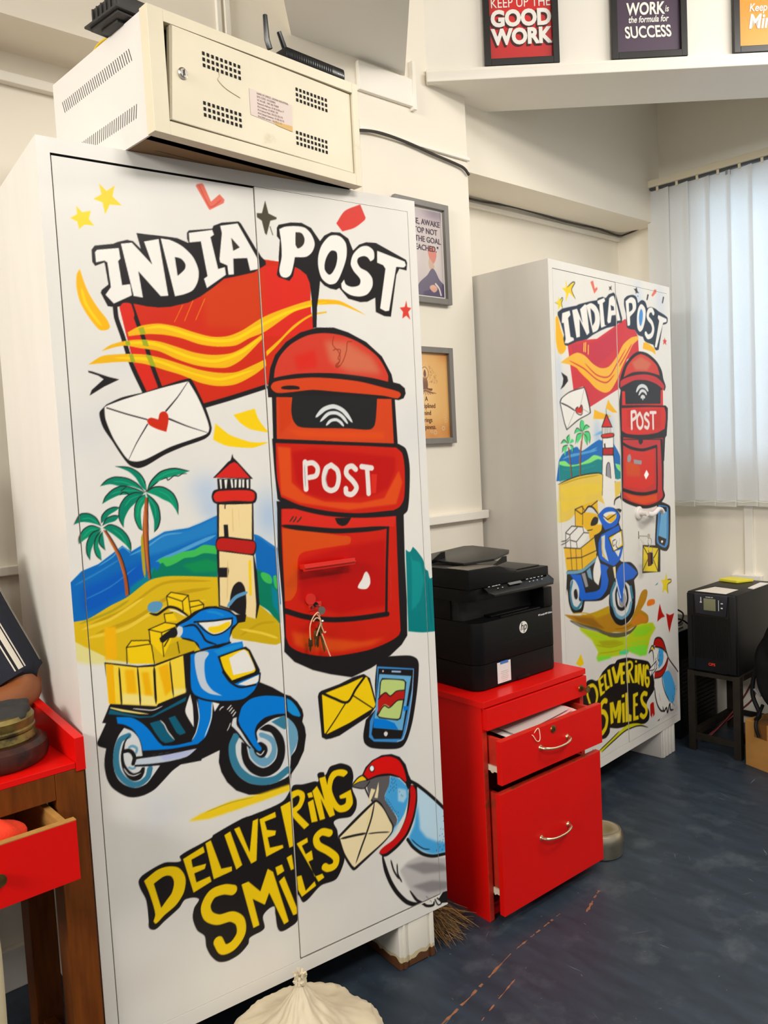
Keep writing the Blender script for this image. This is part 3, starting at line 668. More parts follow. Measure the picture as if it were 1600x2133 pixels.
C K3 1043,2981! 1032,2911 1038,2867 1062,2838 1113,2829 1340,2821 1467,2813 1497,2835 1512,2906 1520,2971!
S LGY 21 t 1160,2877 1210,2915 1265,2927 1318,2905 1366,2849
S LGY 17 t 1183,2856 1232,2893 1276,2896 1309,2879 1339,2843
S LGY 15 t 1215,2838 1243,2860 1274,2864 1297,2852 1315,2832
C K 924,2784! 1135,2770 1405,2749 1639,2736! 1683,2709 1701,2629 1694,2507 1675,2397 1647,2375! 1601,2373 1382,2383 1177,2412 986,2470 933,2508! 926,2640
C R5 941,2764! 1133,2752 1404,2735 1623,2718! 1659,2686 1669,2600 1656,2460 1627,2419 1588,2404! 1383,2406 1212,2429 1050,2471 952,2517! 937,2612
F OR2 10 949,2748 1017,2740 1012,2580 1079,2519 1181,2478 1386,2456 1532,2469 1631,2602 1650,2540 1605,2433 1314,2427 1050,2482 953,2528
F R6 13 1022,2718 1132,2730 1332,2705 1612,2670 1608,2603 1558,2516 1460,2486 1318,2485 1182,2495 1092,2524 1038,2578
P R2 1460,2593 1496,2591 1483,2497 1457,2498
S PW 26 - 1089,2670 1086,2603 1086,2544
S PW 25 - 1092,2662 1131,2664 1155,2639 1145,2605 1107,2597
S PW 26 - 1231,2649 1264,2622 1269,2581 1253,2539 1221,2528 1192,2547 1187,2592 1202,2634 1231,2649
S PW 27 - 1370,2622 1349,2638 1321,2630 1315,2602 1351,2564 1369,2531 1341,2502 1309,2510 1307,2531
S PW 27 - 1406,2633 1465,2623
S PW 27 - 1438,2618 1439,2553 1439,2499
S PW2 5 t 1085,2659 1084,2603 1084,2553
S PW2 5 t 1215,2630 1196,2585 1206,2545
P K 917,2971 916,3009 924,3041 936,3101 965,3161 1025,3222 1104,3269 1196,3296 1289,3300 1370,3281 1472,3239 1562,3172 1616,3084 1624,3045 1665,3037 1695,3016 1699,2989 1684,2965 1653,2956 1421,2987 1163,3001 959,2981 943,2970
C R7 952,3058! 961,3101 989,3156 1049,3212 1141,3257 1234,3272 1334,3265 1437,3232 1540,3166 1593,3084 1593,3047! 1497,3065 1357,3080 1221,3085 1078,3079 996,3067
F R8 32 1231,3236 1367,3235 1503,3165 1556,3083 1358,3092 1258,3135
F R2 18 1064,3158 1176,3189 1184,3111 1079,3093
S BR 4 - 1279,3192 1296,3199 1315,3171 1309,3137 1290,3113 1311,3120 1334,3149 1354,3195 1363,3235 1388,3239
S BR 4 - 1286,3258 1277,3221 1296,3199 1320,3194 1303,3154 1313,3145 1287,3119 1311,3122
C OR3 934,3015 950,3039 1026,3053 1154,3063 1287,3059 1425,3046 1567,3018 1655,2998 1668,2983 1646,2965 1564,2977 1421,2988 1283,2997 1150,3005 1022,2993 960,2992
C K 986,3014 1011,3023 1055,3024 1084,3013 1054,3007 1004,3007
P K 1084,1554 1091,1570 1105,1577 1207,1588 1292,1606 1353,1609 1388,1581 1422,1438 1376,1394 1191,1336 1144,1334 1115,1337 1093,1353
P Y 1107,1557 1124,1561 1254,1578 1339,1594 1370,1590 1386,1551 1413,1441 1403,1427 1253,1385 1123,1361 1109,1369
S K 12 - 1116,1561 1174,1525 1248,1490 1300,1543 1354,1591
S K 6 - 1286,1513 1396,1425
S K 6 - 1236,1486 1176,1423 1117,1365
C K 1519,1667! 1642,1647 1687,1622 1698,1588 1680,1462 1641,1308 1602,1220 1567,1186 1515,1186 1377,1227 1336,1261 1330,1304 1350,1377! 1415,1419! 1416,1544 1437,1665!
P BP 1436,1631 1665,1575 1648,1442 1607,1289 1577,1221 1531,1217 1392,1256 1363,1286 1374,1366 1411,1415
S LB 6 - 1660,1568 1642,1432 1599,1275 1569,1223 1536,1220
P K 1443,1619 1660,1569 1645,1469 1570,1244 1560,1228 1393,1269 1379,1297 1414,1430
P BS 1446,1590 1645,1539 1571,1270 1392,1327
P BL1 1398,1374 1467,1352 1523,1320 1546,1280 1392,1327
P BL1 1586,1393 1616,1387 1611,1369 1585,1367
P K 1427,1411 1447,1548 1462,1566 1595,1532 1612,1514 1595,1426 1564,1332 1543,1328 1430,1367 1416,1387
C GC 1433,1405 1454,1547 1467,1557 1588,1527 1602,1513 1585,1428 1557,1339 1537,1338 1437,1372 1425,1385
C R4 1429,1455! 1444,1481 1482,1486 1506,1467 1546,1477 1599,1471! 1592,1430! 1543,1430 1503,1410 1466,1429 1425,1391!
S K 6 - 1433,1465 1476,1488 1506,1464 1546,1480 1599,1474
S K 6 - 1426,1388 1465,1423 1496,1406 1549,1431 1590,1427
C PW 1454,1281 1466,1290 1479,1277 1467,1264
S LB 9 - 1526,1587 1577,1575
C PW 1464,1601 1469,1605 1475,1599 1469,1595
F BG 12 1508,545 1562,574 1643,577 1777,522 1844,499 1836,320 1776,319 1654,320 1592,374 1545,462
F BG2 15 1540,559 1667,537 1803,477 1829,432 1663,472
F BG2 12 1580,436 1715,418 1825,370 1811,334 1684,362
P K 1309,1105 1333,1140 1374,1164 1435,1175 1495,1165 1545,1137 1581,1087 1596,1031 1617,982 1585,948 1575,986 1538,1028 1478,1056 1408,1069 1338,1066
C SR3 1319,1106! 1343,1135 1384,1159 1444,1164 1494,1151 1539,1120 1567,1069 1581,1005 1575,995! 1538,1034 1479,1067 1409,1081 1344,1077!
C FG 1338,1070! 1408,1070 1478,1056! 1470,1011 1442,969 1440,944 1477,881 1509,820 1503,797 1486,772! 1467,799 1427,897 1390,950 1361,959 1344,997 1336,1037
C BB 1480,1053! 1528,1029 1567,988 1586,956 1582,893 1557,835 1524,799 1485,768 1455,733! 1486,780 1509,803 1510,829 1477,881 1440,944 1447,975 1470,1011
F BB2 9 1524,978 1575,955 1578,916 1556,892 1520,911
F BB2 6 1486,776 1524,799 1501,767 1468,743
S K 8 - 1322,1039 1332,1013 1345,984 1363,956
C Y 1249,1071! 1282,1098 1311,1100 1336,1076! 1290,1079
C FG 1246,1068! 1290,1074 1353,1063 1337,1041 1302,1041 1279,1049
S K 7 t 1242,1068 1282,1098 1316,1103 1341,1071
S K 5 - 1242,1068 1293,1043 1322,1037 1353,1061
S K 4 - 1246,1069 1290,1076 1353,1070
C K 1353,1128 1363,1141 1380,1136 1387,1119 1380,1105 1365,1106
C WW 1358,1127 1365,1137 1377,1135 1383,1120 1377,1110 1366,1111
P CR3 1360,1024 1385,1010 1340,942 1346,988
P CR3 1407,1046 1405,1005 1396,963 1376,971
C K 1154,846! 1255,902 1371,956 1391,954 1419,925 1455,854 1484,794 1477,762 1427,727 1364,697 1273,657 1233,643 1215,660 1181,726 1154,817!
C CR3 1160,835! 1229,871 1375,945 1390,944 1427,897 1463,822 1476,792 1470,764 1417,730 1314,689 1236,657! 1221,675 1183,750
S K 11 t 1164,827 1249,817 1317,806
S K 6 t 1326,800 1390,786 1457,767
S K 9 t 1376,948 1353,877 1319,808 1283,745 1245,675
S Y 12 t 1351,924 1324,851
C K 1595,975! 1647,958! 1644,874 1621,794 1577,721 1516,676 1442,649 1412,652 1386,679! 1466,710 1520,748 1564,812 1585,892
C SR4 1608,967 1635,938 1633,877 1608,798 1561,726 1501,689 1433,665 1403,669 1389,684 1415,701 1482,721 1537,764 1581,837 1600,909
C WB 1652,942! 1716,888 1779,825 1834,757! 1838,682 1837,533! 1724,558 1645,611 1594,659 1572,696! 1604,743 1635,798 1647,873
F BB 12 1644,865 1650,785 1651,719 1691,662 1755,619 1838,582 1837,533 1724,558 1645,611 1594,659 1575,695 1616,752
S K 17 - 1609,989 1650,958 1711,900 1779,829 1837,762
S K 17 - 1569,691 1598,644 1659,584 1729,547 1837,526
S K 5 t 1593,685 1630,642 1672,606 1712,590
S K 22 t 1405,662 1422,579 1448,505 1485,436 1539,368 1590,333 1649,318
S K 9 t 1456,621 1472,557 1502,501
S K 8 t 1494,588 1496,531 1520,477
S K 14 t 1566,417 1607,351 1648,316 1674,292 1718,280 1725,298
S K 11 t 1670,348 1708,300
S K 7 - 1731,305 1751,268 1773,271 1747,307
P K 1788,326 1836,320 1834,252 1773,270 1755,299
D K 2 1487,1038 1494,1030 1502,1032 1511,1019 1486,1019 1493,1009 1503,1012 1515,998 1479,1000 1489,989 1499,992 1512,982 1478,981 1496,974 1533,957 1543,935 1550,928 1468,974 1441,952 1450,941 1460,933 1447,929 1457,922 1467,921 1453,912 1463,907 1474,908 1470,894 1480,893 1487,883 1482,876 1494,870 1502,861 1491,856 1506,847 1517,852 1500,836 1515,831 1813,739 1824,731 1834,719 1814,712 1828,712 1819,692 1832,683 1792,676 1809,668 1819,652 1831,661 1784,640 1801,644 1812,627 1823,619 1805,611 1830,603 1783,610 1799,600 1766,611 1809,578 1819,562 1796,560 1768,597 1755,570 1768,556 1781,579
"""
MURAL_B="""
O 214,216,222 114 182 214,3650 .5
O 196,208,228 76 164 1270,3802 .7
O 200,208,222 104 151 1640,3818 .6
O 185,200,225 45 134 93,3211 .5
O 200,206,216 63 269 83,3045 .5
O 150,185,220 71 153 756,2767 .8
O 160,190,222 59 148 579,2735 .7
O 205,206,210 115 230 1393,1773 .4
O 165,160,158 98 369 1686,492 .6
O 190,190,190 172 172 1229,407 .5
P Y 219,3843 241,3794 334,3839 292,3779 340,3718 258,3758 208,3685 219,3747 170,3780 221,3785
P Y2 122,3714 139,3692 172,3711 155,3673 167,3637 140,3654 112,3621 113,3662 73,3669 114,3683
S K 6 t 234,3790 334,3837 292,3779 340,3718
S K 5 t 139,3692 172,3711 155,3673 167,3637
S K 5 t 73,3669 113,3661
P SAL 551,3863 589,3877 611,3820 640,3837 650,3822 601,3783
P K2 814,3860 835,3856 858,3870 850,3850 859,3834 834,3840 814,3827 824,3845
P K2 1194,3882 1222,3882 1242,3900 1253,3872 1280,3854 1244,3856 1224,3846 1221,3865
P SAL 1485,3859 1548,3914 1583,3915 1573,3890 1510,3852
P K2 1418,3862 1443,3861 1420,3815 1398,3815
P K2 1689,3869 1712,3869 1686,3813 1668,3815
P SR 1702,3538 1713,3516 1740,3513 1721,3498 1731,3474 1699,3489 1671,3473 1682,3500 1665,3511 1692,3515
P K2 1243,3829 1259,3834 1272,3828
C YO 89,3579 133,3494 195,3375 180,3346 134,3320 97,3328 70,3388 70,3490
P YO 1328,3470 1386,3478 1520,3434 1535,3386 1467,3407 1316,3423
P OR2 1347,3511 1439,3513 1472,3491 1387,3482
P R9 210,3413 616,3456 915,3580 1041,3635 1165,3599 1240,3512 1249,3388 1053,3324 908,3092 486,2954 400,3103 272,3072
P R10 260,3392 614,3435 898,3549 897,3399 603,3253 282,3331
S Y4 12 - 436,3413 427,3356
S Y4 12 - 458,3418 449,3354
S Y4 11 - 494,3402 487,3338
C Y6 118,3261! 203,3299 335,3341 441,3325 548,3272 659,3244 776,3260 900,3340 998,3435 1127,3497 1248,3520! 1238,3488 1155,3445 1088,3379 1021,3315 955,3244 889,3159 795,3082 706,3062 579,3092 458,3161 354,3222 251,3249
S YO 14 t 267,3302 436,3246 598,3173 740,3148 878,3226
S R9 10 t 227,3280 422,3231 597,3158 740,3140 862,3203
S R9 10 t 438,3268 599,3191 772,3185 913,3295 1043,3408
S R9 11 t 926,3266 1023,3346 1140,3451
S YO 14 t 328,3228 512,3141 678,3087 796,3104
S YO 16 t 239,3266 407,3210 566,3114
P K 120,3194 194,3167 205,3137 151,3097 102,3074 133,3111 145,3152
P KB 103,3607 161,3636 277,3660 350,3674 384,3687 549,3724 634,3739 649,3755 721,3773 764,3767 810,3800 885,3821 914,3804 995,3639 993,3605 931,3593 900,3572 765,3547 677,3522 561,3482 476,3444 341,3421 208,3382 176,3387 163,3428 175,3456 136,3535 101,3587
C KB 1035,3786! 1083,3813 1179,3832 1234,3820 1256,3776! 1323,3806 1380,3796 1411,3751! 1471,3765 1556,3757 1599,3744! 1766,3702 1754,3660 1672,3637! 1589,3429! 1537,3423 1496,3464! 1353,3484 1322,3517! 1241,3527 1194,3563! 1099,3564 1061,3576! 1059,3674! 1032,3740
P W 159,3605 256,3631 267,3601 233,3577 257,3448 296,3443 301,3426 222,3400 177,3398 192,3430 174,3538 148,3536
P W 289,3637 355,3653 423,3557 395,3653 465,3695 485,3690 514,3493 478,3473 384,3582 383,3456 335,3446
C W 481,3689! 548,3710 617,3695 663,3648 666,3576 634,3523 562,3496!
C KB 539,3673! 592,3642 596,3585 558,3546!
P W 640,3736 742,3768 755,3744 718,3726 737,3567 766,3565 685,3541 679,3555 667,3714 646,3715
P W 815,3772 846,3789 884,3797 924,3730 971,3618 917,3610 905,3654 844,3645 826,3592 789,3582 775,3599
P KB 834,3722 879,3715 884,3689 839,3682
C W 1057,3773! 1146,3812 1216,3796 1220,3727 1120,3657! 1117,3595 1077,3585!
C KB 1108,3762! 1159,3763 1164,3722 1110,3694!
C W 1313,3774 1377,3741 1372,3662 1326,3580 1275,3553 1236,3581 1233,3666 1261,3738
C BS2 1310,3735 1333,3705 1321,3642 1286,3600 1265,3653 1281,3709
S W 40 - 1511,3721 1487,3742 1435,3728 1415,3681 1480,3639 1503,3593 1475,3543 1406,3522 1374,3544
P W 1597,3712 1747,3692 1746,3667 1682,3654 1555,3444 1521,3446 1612,3665 1587,3687
C K 87,2986! 108,3014 226,3064 420,3100! 452,3054 498,2918 476,2903 331,2861 163,2789! 135,2841
C W 96,2983! 121,3014 226,3057 416,3093! 438,3054 484,2918 456,2903 318,2864 170,2798! 141,2848
S K 9 t 96,2983 193,2959 289,2925
S K 8 t 420,3096 350,2946
S K 8 t 484,2910 390,2939
S K 8 t 170,2798 276,2921
C R1 343,2946! 372,2971 384,2950 368,2907! 302,2917 294,2939 317,2953
S K 7 - 343,2946 371,2967 384,2950 370,2900 301,2912 291,2939 324,2954
P YO 548,2936 617,2918 790,2888 723,2866 530,2867
P YO 754,3011 788,2977 886,2914 814,2914 713,2947
C B1 48,2579! 108,2627 279,2670! 357,2632! 597,2712 654,2696! 639,2460! 8,2438!
F BS 10 630,2778 515,2743 716,2762
C B1 807,2685! 907,2575 905,2415! 799,2421!
C B1 56,2584! 146,2613 233,2642 296,2670! 343,2638 446,2662 606,2712! 652,2704! 641,2525! 53,2545!
S BS 11 t 97,2589 231,2616 418,2623 576,2658
S B4 18 t 145,2600 342,2619 575,2638
C LG2 55,2574! 132,2574 190,2546 313,2547 441,2575 520,2602 631,2584! 627,2505 53,2532
C TE4 54,2552! 118,2539 213,2531 350,2538 465,2547 571,2569 643,2559! 638,2470! 512,2466 307,2460 46,2433!
S TE2 15 t 81,2518 310,2507 568,2528
C B1 807,2658! 908,2577! 911,2506! 805,2510!
C LG2 827,2527! 904,2513! 908,2456! 853,2487
C TE4 825,2488! 910,2449! 907,2406! 834,2410
C SA5 33,2414! 123,2438 307,2460 591,2465! 696,2418 818,2386 903,2385! 895,2292! 683,2223 551,2261 317,2226 153,2154 22,2147!
F SA4 9 61,2390 430,2400 830,2354 555,2316 115,2308
F SA4 9 43,2294 296,2294 425,2325 357,2263 85,2219
F PY 9 8,2303 43,2301 33,2146 -1,2156
S SA3 9 t 50,2410 306,2441 590,2452
S K 7 t 27,2415 135,2437 307,2460 591,2465 722,2409 832,2387
S RU 12 - 179,2664 192,2578 206,2459
S RU 15 - 354,2705 331,2606 320,2463
S K 4 - 188,2663 202,2578 215,2459
S K 5 - 364,2704 341,2605 330,2466
S RU 14 - 379,2768 345,2661 318,2555
C GLN 373,2775! 341,2811 358,2861 398,2853! 402,2810 387,2782
C GLN 366,2775! 301,2804 273,2784 261,2763! 326,2776
C GLN 380,2782! 410,2824 477,2809! 435,2795
C GLN 393,2775! 461,2773 479,2730 463,2687! 431,2731
C GLN 365,2768! 298,2755 274,2692! 323,2733
C GLN 379,2768! 350,2732 294,2691! 303,2734
C GLN 386,2767! 431,2731 434,2673! 396,2717
S K 5 t 373,2775 341,2811 358,2861
S K 5 t 366,2775 301,2804 261,2763
S K 5 t 393,2775 461,2773 479,2730 463,2687
S K 5 t 365,2768 298,2755 274,2692
S K 5 t 386,2767 431,2731 434,2673
S K 5 t 380,2782 423,2824 477,2809
C GLN 183,2694! 153,2737 200,2757! 204,2722
C GLN 176,2694! 127,2724 81,2697! 138,2702
C GLN 189,2694! 230,2728 258,2710! 229,2700
C GLN 195,2687! 240,2672 230,2622! 213,2658
C GLN 176,2687! 111,2675 96,2634! 142,2660
C GLN 182,2684! 148,2646 132,2605! 122,2640
S K 5 t 176,2694 127,2724 81,2697
S K 5 t 195,2687 240,2672 230,2622
S K 5 t 176,2687 111,2675 96,2634
S K 5 t 183,2694 166,2737 200,2760
S K 5 - 717,2940 721,2888
P K 639,2804 713,2903 728,2903 807,2801
P SR2 654,2809 720,2892 793,2807
P W 653,2800 800,2801 804,2745 650,2748
S K 6 - 653,2800 650,2752
S K 6 - 678,2799 678,2753
S K 6 - 701,2799 701,2754
S K 6 - 724,2799 724,2754
S K 6 - 751,2800 751,2755
S K 6 - 777,2799 777,2753
P W 659,2726 806,2730 807,2556 813,2161 667,2204 621,2282
C K 628,2741 650,2752 805,2760 831,2745 810,2728 655,2722
C R2 639,2741 657,2749 797,2756 819,2745 800,2733 663,2728
S K 6 - 653,2722 637,2430 622,2297
S K 6 - 815,2730 810,2556
P K 670,2681 689,2684 694,2647 674,2647
P K 648,2652 816,2648 811,2579 640,2586
P R4 654,2648 809,2644 806,2591 647,2593
P W 646,2597 803,2595 832,2389 749,2397 682,2426 630,2456
S K 7 - 646,2597 631,2463
S K 7 - 803,2595 817,2482 827,2410
C K 683,2440! 695,2516 724,2541 750,2527 761,2414!
C GRY 693,2439! 704,2515 725,2535 743,2524 753,2416!
P K 649,2650 806,2650 803,2588 646,2594
P R4 658,2645 799,2644 796,2597 653,2599
C K 909,3114! 953,3199 1020,3285 1134,3359 1249,3397 1398,3387 1549,3331 1632,3261 1660,3189 1697,3132 1676,3095! 1623,3098 1597,2951 922,2948 938,3085!
C R7 990,3185! 1050,3271 1165,3345 1281,3378 1413,3356 1547,3298 1598,3219! 1372,3240 1142,3228
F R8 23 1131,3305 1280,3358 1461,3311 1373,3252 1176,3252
C R11 935,3104! 942,3153 1045,3186 1205,3211 1371,3220 1541,3201 1670,3140 1662,3099! 1538,3145 1368,3172 1171,3167 1026,3132
P R2 961,3078 1007,3078 1009,2979 1595,2987 1605,3098 1645,3106 1642,2963 953,2948
C K3 1011,3086! 1137,3150 1301,3167 1503,3144 1602,3106! 1595,2991! 1274,2989 1015,2998!
S LGY 30 t 1184,3074 1232,3114 1291,3127 1348,3116 1388,3085
S LGY 25 t 1225,3051 1263,3082 1296,3088 1337,3077 1358,3057
S LGY 25 t 1260,3032 1294,3044 1326,3033
S LGY 18 - 1294,3044 1292,3021
P K 910,2956 931,2969 1273,2973 1687,2972 1726,2951 1721,2868 1691,2720 916,2728
C R2 945,2948! 1272,2957 1660,2959! 1684,2918 1679,2835 1658,2778! 1514,2747 1259,2736 1018,2749 939,2773!
F R5 14 1029,2933 1596,2942 1587,2787 1278,2775 1021,2802
S PW 29 - 1100,2918 1097,2790
S PW 27 - 1104,2918 1164,2918 1169,2879 1112,2856
S PW 27 - 1236,2910 1279,2855 1271,2807 1229,2788 1190,2816 1194,2879 1236,2910
S PW 28 - 1382,2894 1344,2906 1314,2878 1382,2830 1362,2790 1316,2799
S PW 26 - 1412,2914 1507,2914
S PW 28 - 1458,2910 1456,2785
P K 912,2735 1691,2724 1663,2704 1634,2512 920,2542
P R2 957,2723 1257,2701 1627,2704 1615,2507 927,2536
P K 1193,2726 1271,2724 1255,2677 1213,2662
C K 923,2712! 1617,2696! 1624,2480 1609,2273! 1631,2217 1519,2156 1293,2141 1081,2180 895,2249 907,2320!
C R11 954,2704! 1575,2689! 1587,2482 1584,2274! 1597,2219 1487,2178 1295,2167 1083,2206 924,2254! 936,2404
F OR2 13 941,2289 1206,2241 1491,2243 1488,2189 1264,2177 1054,2223
S K 23 - 947,2675 1064,2640 1259,2615 1498,2638
S K 24 - 1506,2638 1499,2372 1490,2273
S K 26 - 925,2319 1117,2277 1300,2260 1490,2269
F R2 15 976,2624 1289,2599 1464,2616 1448,2337 1271,2296 959,2345
F OR 15 985,2545 1206,2492 1216,2403 992,2423
P K 1197,2727 1281,2726 1270,2674 1231,2657 1202,2676
C GRY 1016,2573 1054,2589 1074,2556 1050,2528 1014,2533
P GRY 1111,2547 1247,2531 1237,2498 1116,2511
P WW 1320,2453 1360,2414 1307,2375 1275,2414
S K 14 t 793,2207 810,2249 896,2271
P YM 236,2223 331,2245 551,2265 551,2151 537,2028 344,2049 234,2100
S K 7 - 236,2223! 321,2182! 551,2261!
S K 6 - 236,2223! 330,2238! 378,2194!
S K 6 - 343,2237! 332,2104!
S K 6 - 236,2219! 234,2100! 344,2052! 538,2056!
C YM 365,2182 547,2193 556,2130 488,2088 357,2061! 349,2136
C LGY 359,2192! 419,2228 495,2211 545,2159! 454,2180
S K 13 t 359,2189 419,2228 483,2216 558,2158
C K 442,2093 491,2143 550,2131 541,2097 487,2082
C YM 413,2035! 486,2061 553,2082 619,2069 630,2026! 523,2016 428,1971!
P W 105,2070 192,2110 346,2085 419,2034 338,1968 249,1945 105,1969
S K 6 - 99,1969! 105,2070! 186,2108! 333,2087! 344,2049!
S K 6 - 105,2067! 158,2048! 259,2091!
S K 6 - 158,2048! 164,1955!
S K 6 - 167,2008! 240,1989! 343,2045! 413,2035!
S K 6 - 240,1989! 249,1945!
S K 5 t 36,2013 108,2014 157,2035
S K 5 t 35,1990 94,1996 156,2015
C K 105,1797! 514,1872! 483,2007! 591,2037 595,2113 544,2152! 655,2198 792,2186 880,2122 855,2067! 907,1975 915,1873! 852,1780 1024,1735 1132,1639 1061,1590! 1076,1477 1045,1333 937,1272 835,1269 726,1340 671,1470 682,1540! 558,1511 324,1542! 295,1479 244,1468 158,1490 115,1564 97,1666 82,1622!
P YM 75,1966 286,1934 482,1993 512,1845 301,1777 100,1801
P Y6 84,1932 272,1909 294,1865 100,1890
S K 5 - 158,1949! 172,1791!
S K 5 - 230,1940! 233,1786!
S K 6 - 304,1928! 308,1783!
S K 6 - 105,1886! 301,1868! 508,1893!
S K 6 - 75,1966! 286,1934! 482,1993!
S BLW 24 - 105,1784 301,1770 511,1831
C W 526,1857! 572,1746 525,1628! 462,1679 461,1762
P GRY 293,1751 344,1750 382,1643 343,1642
P BLW 364,1761 416,1781 442,1681 386,1710
C BL3 140,1769! 286,1745! 319,1659 341,1601! 536,1598 567,1663 561,1776 562,1790! 681,1745 652,1721 675,1647! 644,1581 532,1529 274,1557! 217,1634 174,1734!
C LGY 149,1718 198,1718 255,1642 250,1562 299,1547! 271,1504 208,1501 163,1556 138,1647
S TW 24 - 166,1709 137,1633 161,1536 221,1506 286,1542
C K 186,1639 218,1648 233,1591 213,1574 190,1592
C BL3 544,2152! 655,2198 764,2192 873,2129! 841,2068 783,2045 644,2031! 594,2092
C W 624,2145 707,2165 818,2149 815,2106 729,2075 662,2099
C YM 664,2127 817,2134 801,2100 730,2082
S K 7 - 617,2145! 690,2107! 817,2141!
C BL3 588,2002! 854,2052! 878,1978 900,1860 852,1780 764,1741! 629,1788 551,1833 545,1944
P LGY 588,1988 642,1996 636,1899 684,1787 592,1841
S YO 12 t 601,1987 594,1883 644,1807
P K 688,1974 902,2012 916,1880 757,1853
P Y 702,1969 894,2002 904,1885 765,1859
C W 729,1959! 872,1990 891,1898! 772,1869
S K2 7 t 805,1943 755,1935 760,1898 789,1909
S K2 7 t 819,1935 802,1894 843,1867
S K2 7 t 862,1944 844,1889
P W 779,1857 871,1857 832,1804
P K 819,2177 869,2176 907,2162 881,2143
C LGY 726,1568 785,1617 927,1595 1012,1524 1020,1412 941,1330 838,1319 743,1387 707,1486
S TW 35 - 763,1606 707,1536 730,1403 837,1308 955,1327 1027,1411 1005,1540
S K 27 - 826,1596 779,1524 801,1420 886,1391 948,1446 938,1535 898,1585
C GRY 850,1520 907,1504 926,1457 887,1405 830,1429 826,1481
C BL3 788,1673! 834,1725 922,1749 1023,1706 1124,1641! 1047,1607 928,1603! 895,1542 874,1436! 820,1496 798,1593
P CR3 743,1737 785,1738 787,1645 766,1648
S LGY 16 - 786,1638 848,1484
F LM 13 236,1371 358,1330 597,1252 721,1202 926,1161 1005,1191 1127,1232 1352,1195 1402,1140 1303,1079 1233,952 1131,964 957,1036 879,1028 675,1053 479,1064 463,1090 492,1130 403,1240 258,1336
F LM2 14 940,1073 1116,1052 1248,1029 1233,950 1131,964 976,1027
F LM2 12 464,1099 675,1063 674,1044 487,1057
F LM3 11 806,1068 939,1059 927,1023 804,1044
F LM4 14 1045,1198 1206,1197 1350,1160 1243,1111 1042,1140
F LM5 10 488,1213 737,1172 885,1123 734,1126 555,1163
S LM4 14 t 1003,1148 1163,1156 1349,1140
S LM5 10 t 452,1193 661,1131 884,1114
S LM5 8 t 500,1119 677,1090 844,1074
S LM2 8 t 960,1089 1118,1076 1240,1061
S LM4 8 t 323,1310 473,1253 629,1194
C BN 47,1494! 137,1473 265,1448 365,1441 485,1438 663,1449! 686,1380 746,1312 855,1263 971,1271 1033,1318 1096,1385! 1134,1339! 1173,1327 1273,1270 1280,1224 1248,1209 1147,1223 1007,1215 890,1204 741,1233 597,1252 426,1322 229,1399 120,1450
F BN2 10 168,1454 431,1398 599,1284 427,1335 230,1408
F SA3 8 399,1433 663,1444 677,1390 482,1389
F BN3 8 970,1261 1132,1310 1251,1259 1249,1219 1047,1227
S SA3 7 t 154,1482 267,1467 382,1441
S SA3 6 t 266,1455 365,1432 450,1429
S BN2 7 t 137,1464 296,1409 478,1321
S SA3 8 t 432,1416 571,1409 679,1418
S BN2 8 t 742,1256 892,1237 1009,1244
C BN 1085,1367! 1182,1479 1274,1474 1249,1399 1153,1331!
S K4 26 t 119,1437 261,1375 476,1303 632,1240 814,1200 966,1189 1086,1220
S GRY 10 t 150,1423 309,1353 527,1275
S K4 16 t 631,1226 776,1191 926,1173
C K 671,1470! 686,1382 765,1296 863,1262 967,1281 1046,1341 1074,1440! 1029,1447! 986,1344 866,1307 768,1346 717,1427!
C BLW 724,1426! 769,1353 866,1310 979,1345 1028,1425! 991,1431! 950,1365 868,1335 784,1372 752,1428!
P Y 179,1110 250,1167 284,1087 235,1077
P TE 1407,1493 1465,1511 1456,1497
P Y2 1619,1571 1632,1510 1708,1491 1638,1466 1642,1386 1590,1434 1539,1411 1554,1478 1523,1522 1590,1516
S K 7 t 1632,1510 1708,1491 1638,1466 1642,1390
C OR4 1263,1371 1296,1392 1392,1380 1398,1348 1357,1340 1270,1347
P R4 1484,1330 1524,1249 1572,1205 1505,1205 1433,1187 1449,1247
P R4 1595,1228 1662,1201 1744,1204 1687,1124 1648,1052 1623,1113
C K 1487,2166! 1545,2177 1702,2134 1726,2108 1691,1797 1629,1754 1450,1810 1432,1850 1465,2069
C BP 1511,2153! 1659,2129 1687,2104 1663,1816 1606,1784 1475,1834 1461,1870 1497,2066
P K 1543,2139 1659,2122 1635,1851 1601,1800 1503,1835 1486,1875 1526,1986
P BS 1552,2103 1657,2083 1638,1854 1496,1897 1526,1986
C WW 1537,1845 1559,1853 1577,1840 1556,1830
P K 1221,1852 1499,1816 1522,1778 1511,1594 1200,1626
P Y2 1232,1840 1490,1794 1462,1601 1209,1640
S K 9 - 1231,1836 1371,1720 1489,1790
S K 8 - 1334,1755 1209,1644
S K 8 - 1380,1734 1463,1612
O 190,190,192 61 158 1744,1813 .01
C K 204,767! 255,853 298,925 323,948 385,946 462,919 546,967! 647,996 731,990! 766,1008 922,994 1010,968! 1247,894 1293,851 1335,758 1356,669 1348,633 1228,570 1207,539 1251,471 1238,410 1170,396 1114,407! 925,450 819,462 733,477 625,512! 615,476 563,452 498,458! 480,694!
C Y2 335,774! 295,884 320,911 399,913 451,871 472,815 453,760 420,752! 439,806 412,876 358,885 332,850 366,766!
P Y2 471,925 545,946 552,927 507,912 518,880 554,880 556,864 523,853 529,818 566,817 569,801 499,787
P Y2 553,944 591,944 593,879 604,842 641,838 639,821 577,810
P Y2 612,965 653,964 687,822 650,821
P Y2 675,968 713,974 750,885 799,979 855,960 764,830 721,833
P Y2 802,977 881,965 884,943 845,944 846,903 880,890 876,872 844,872 848,823 872,817 869,795 809,806
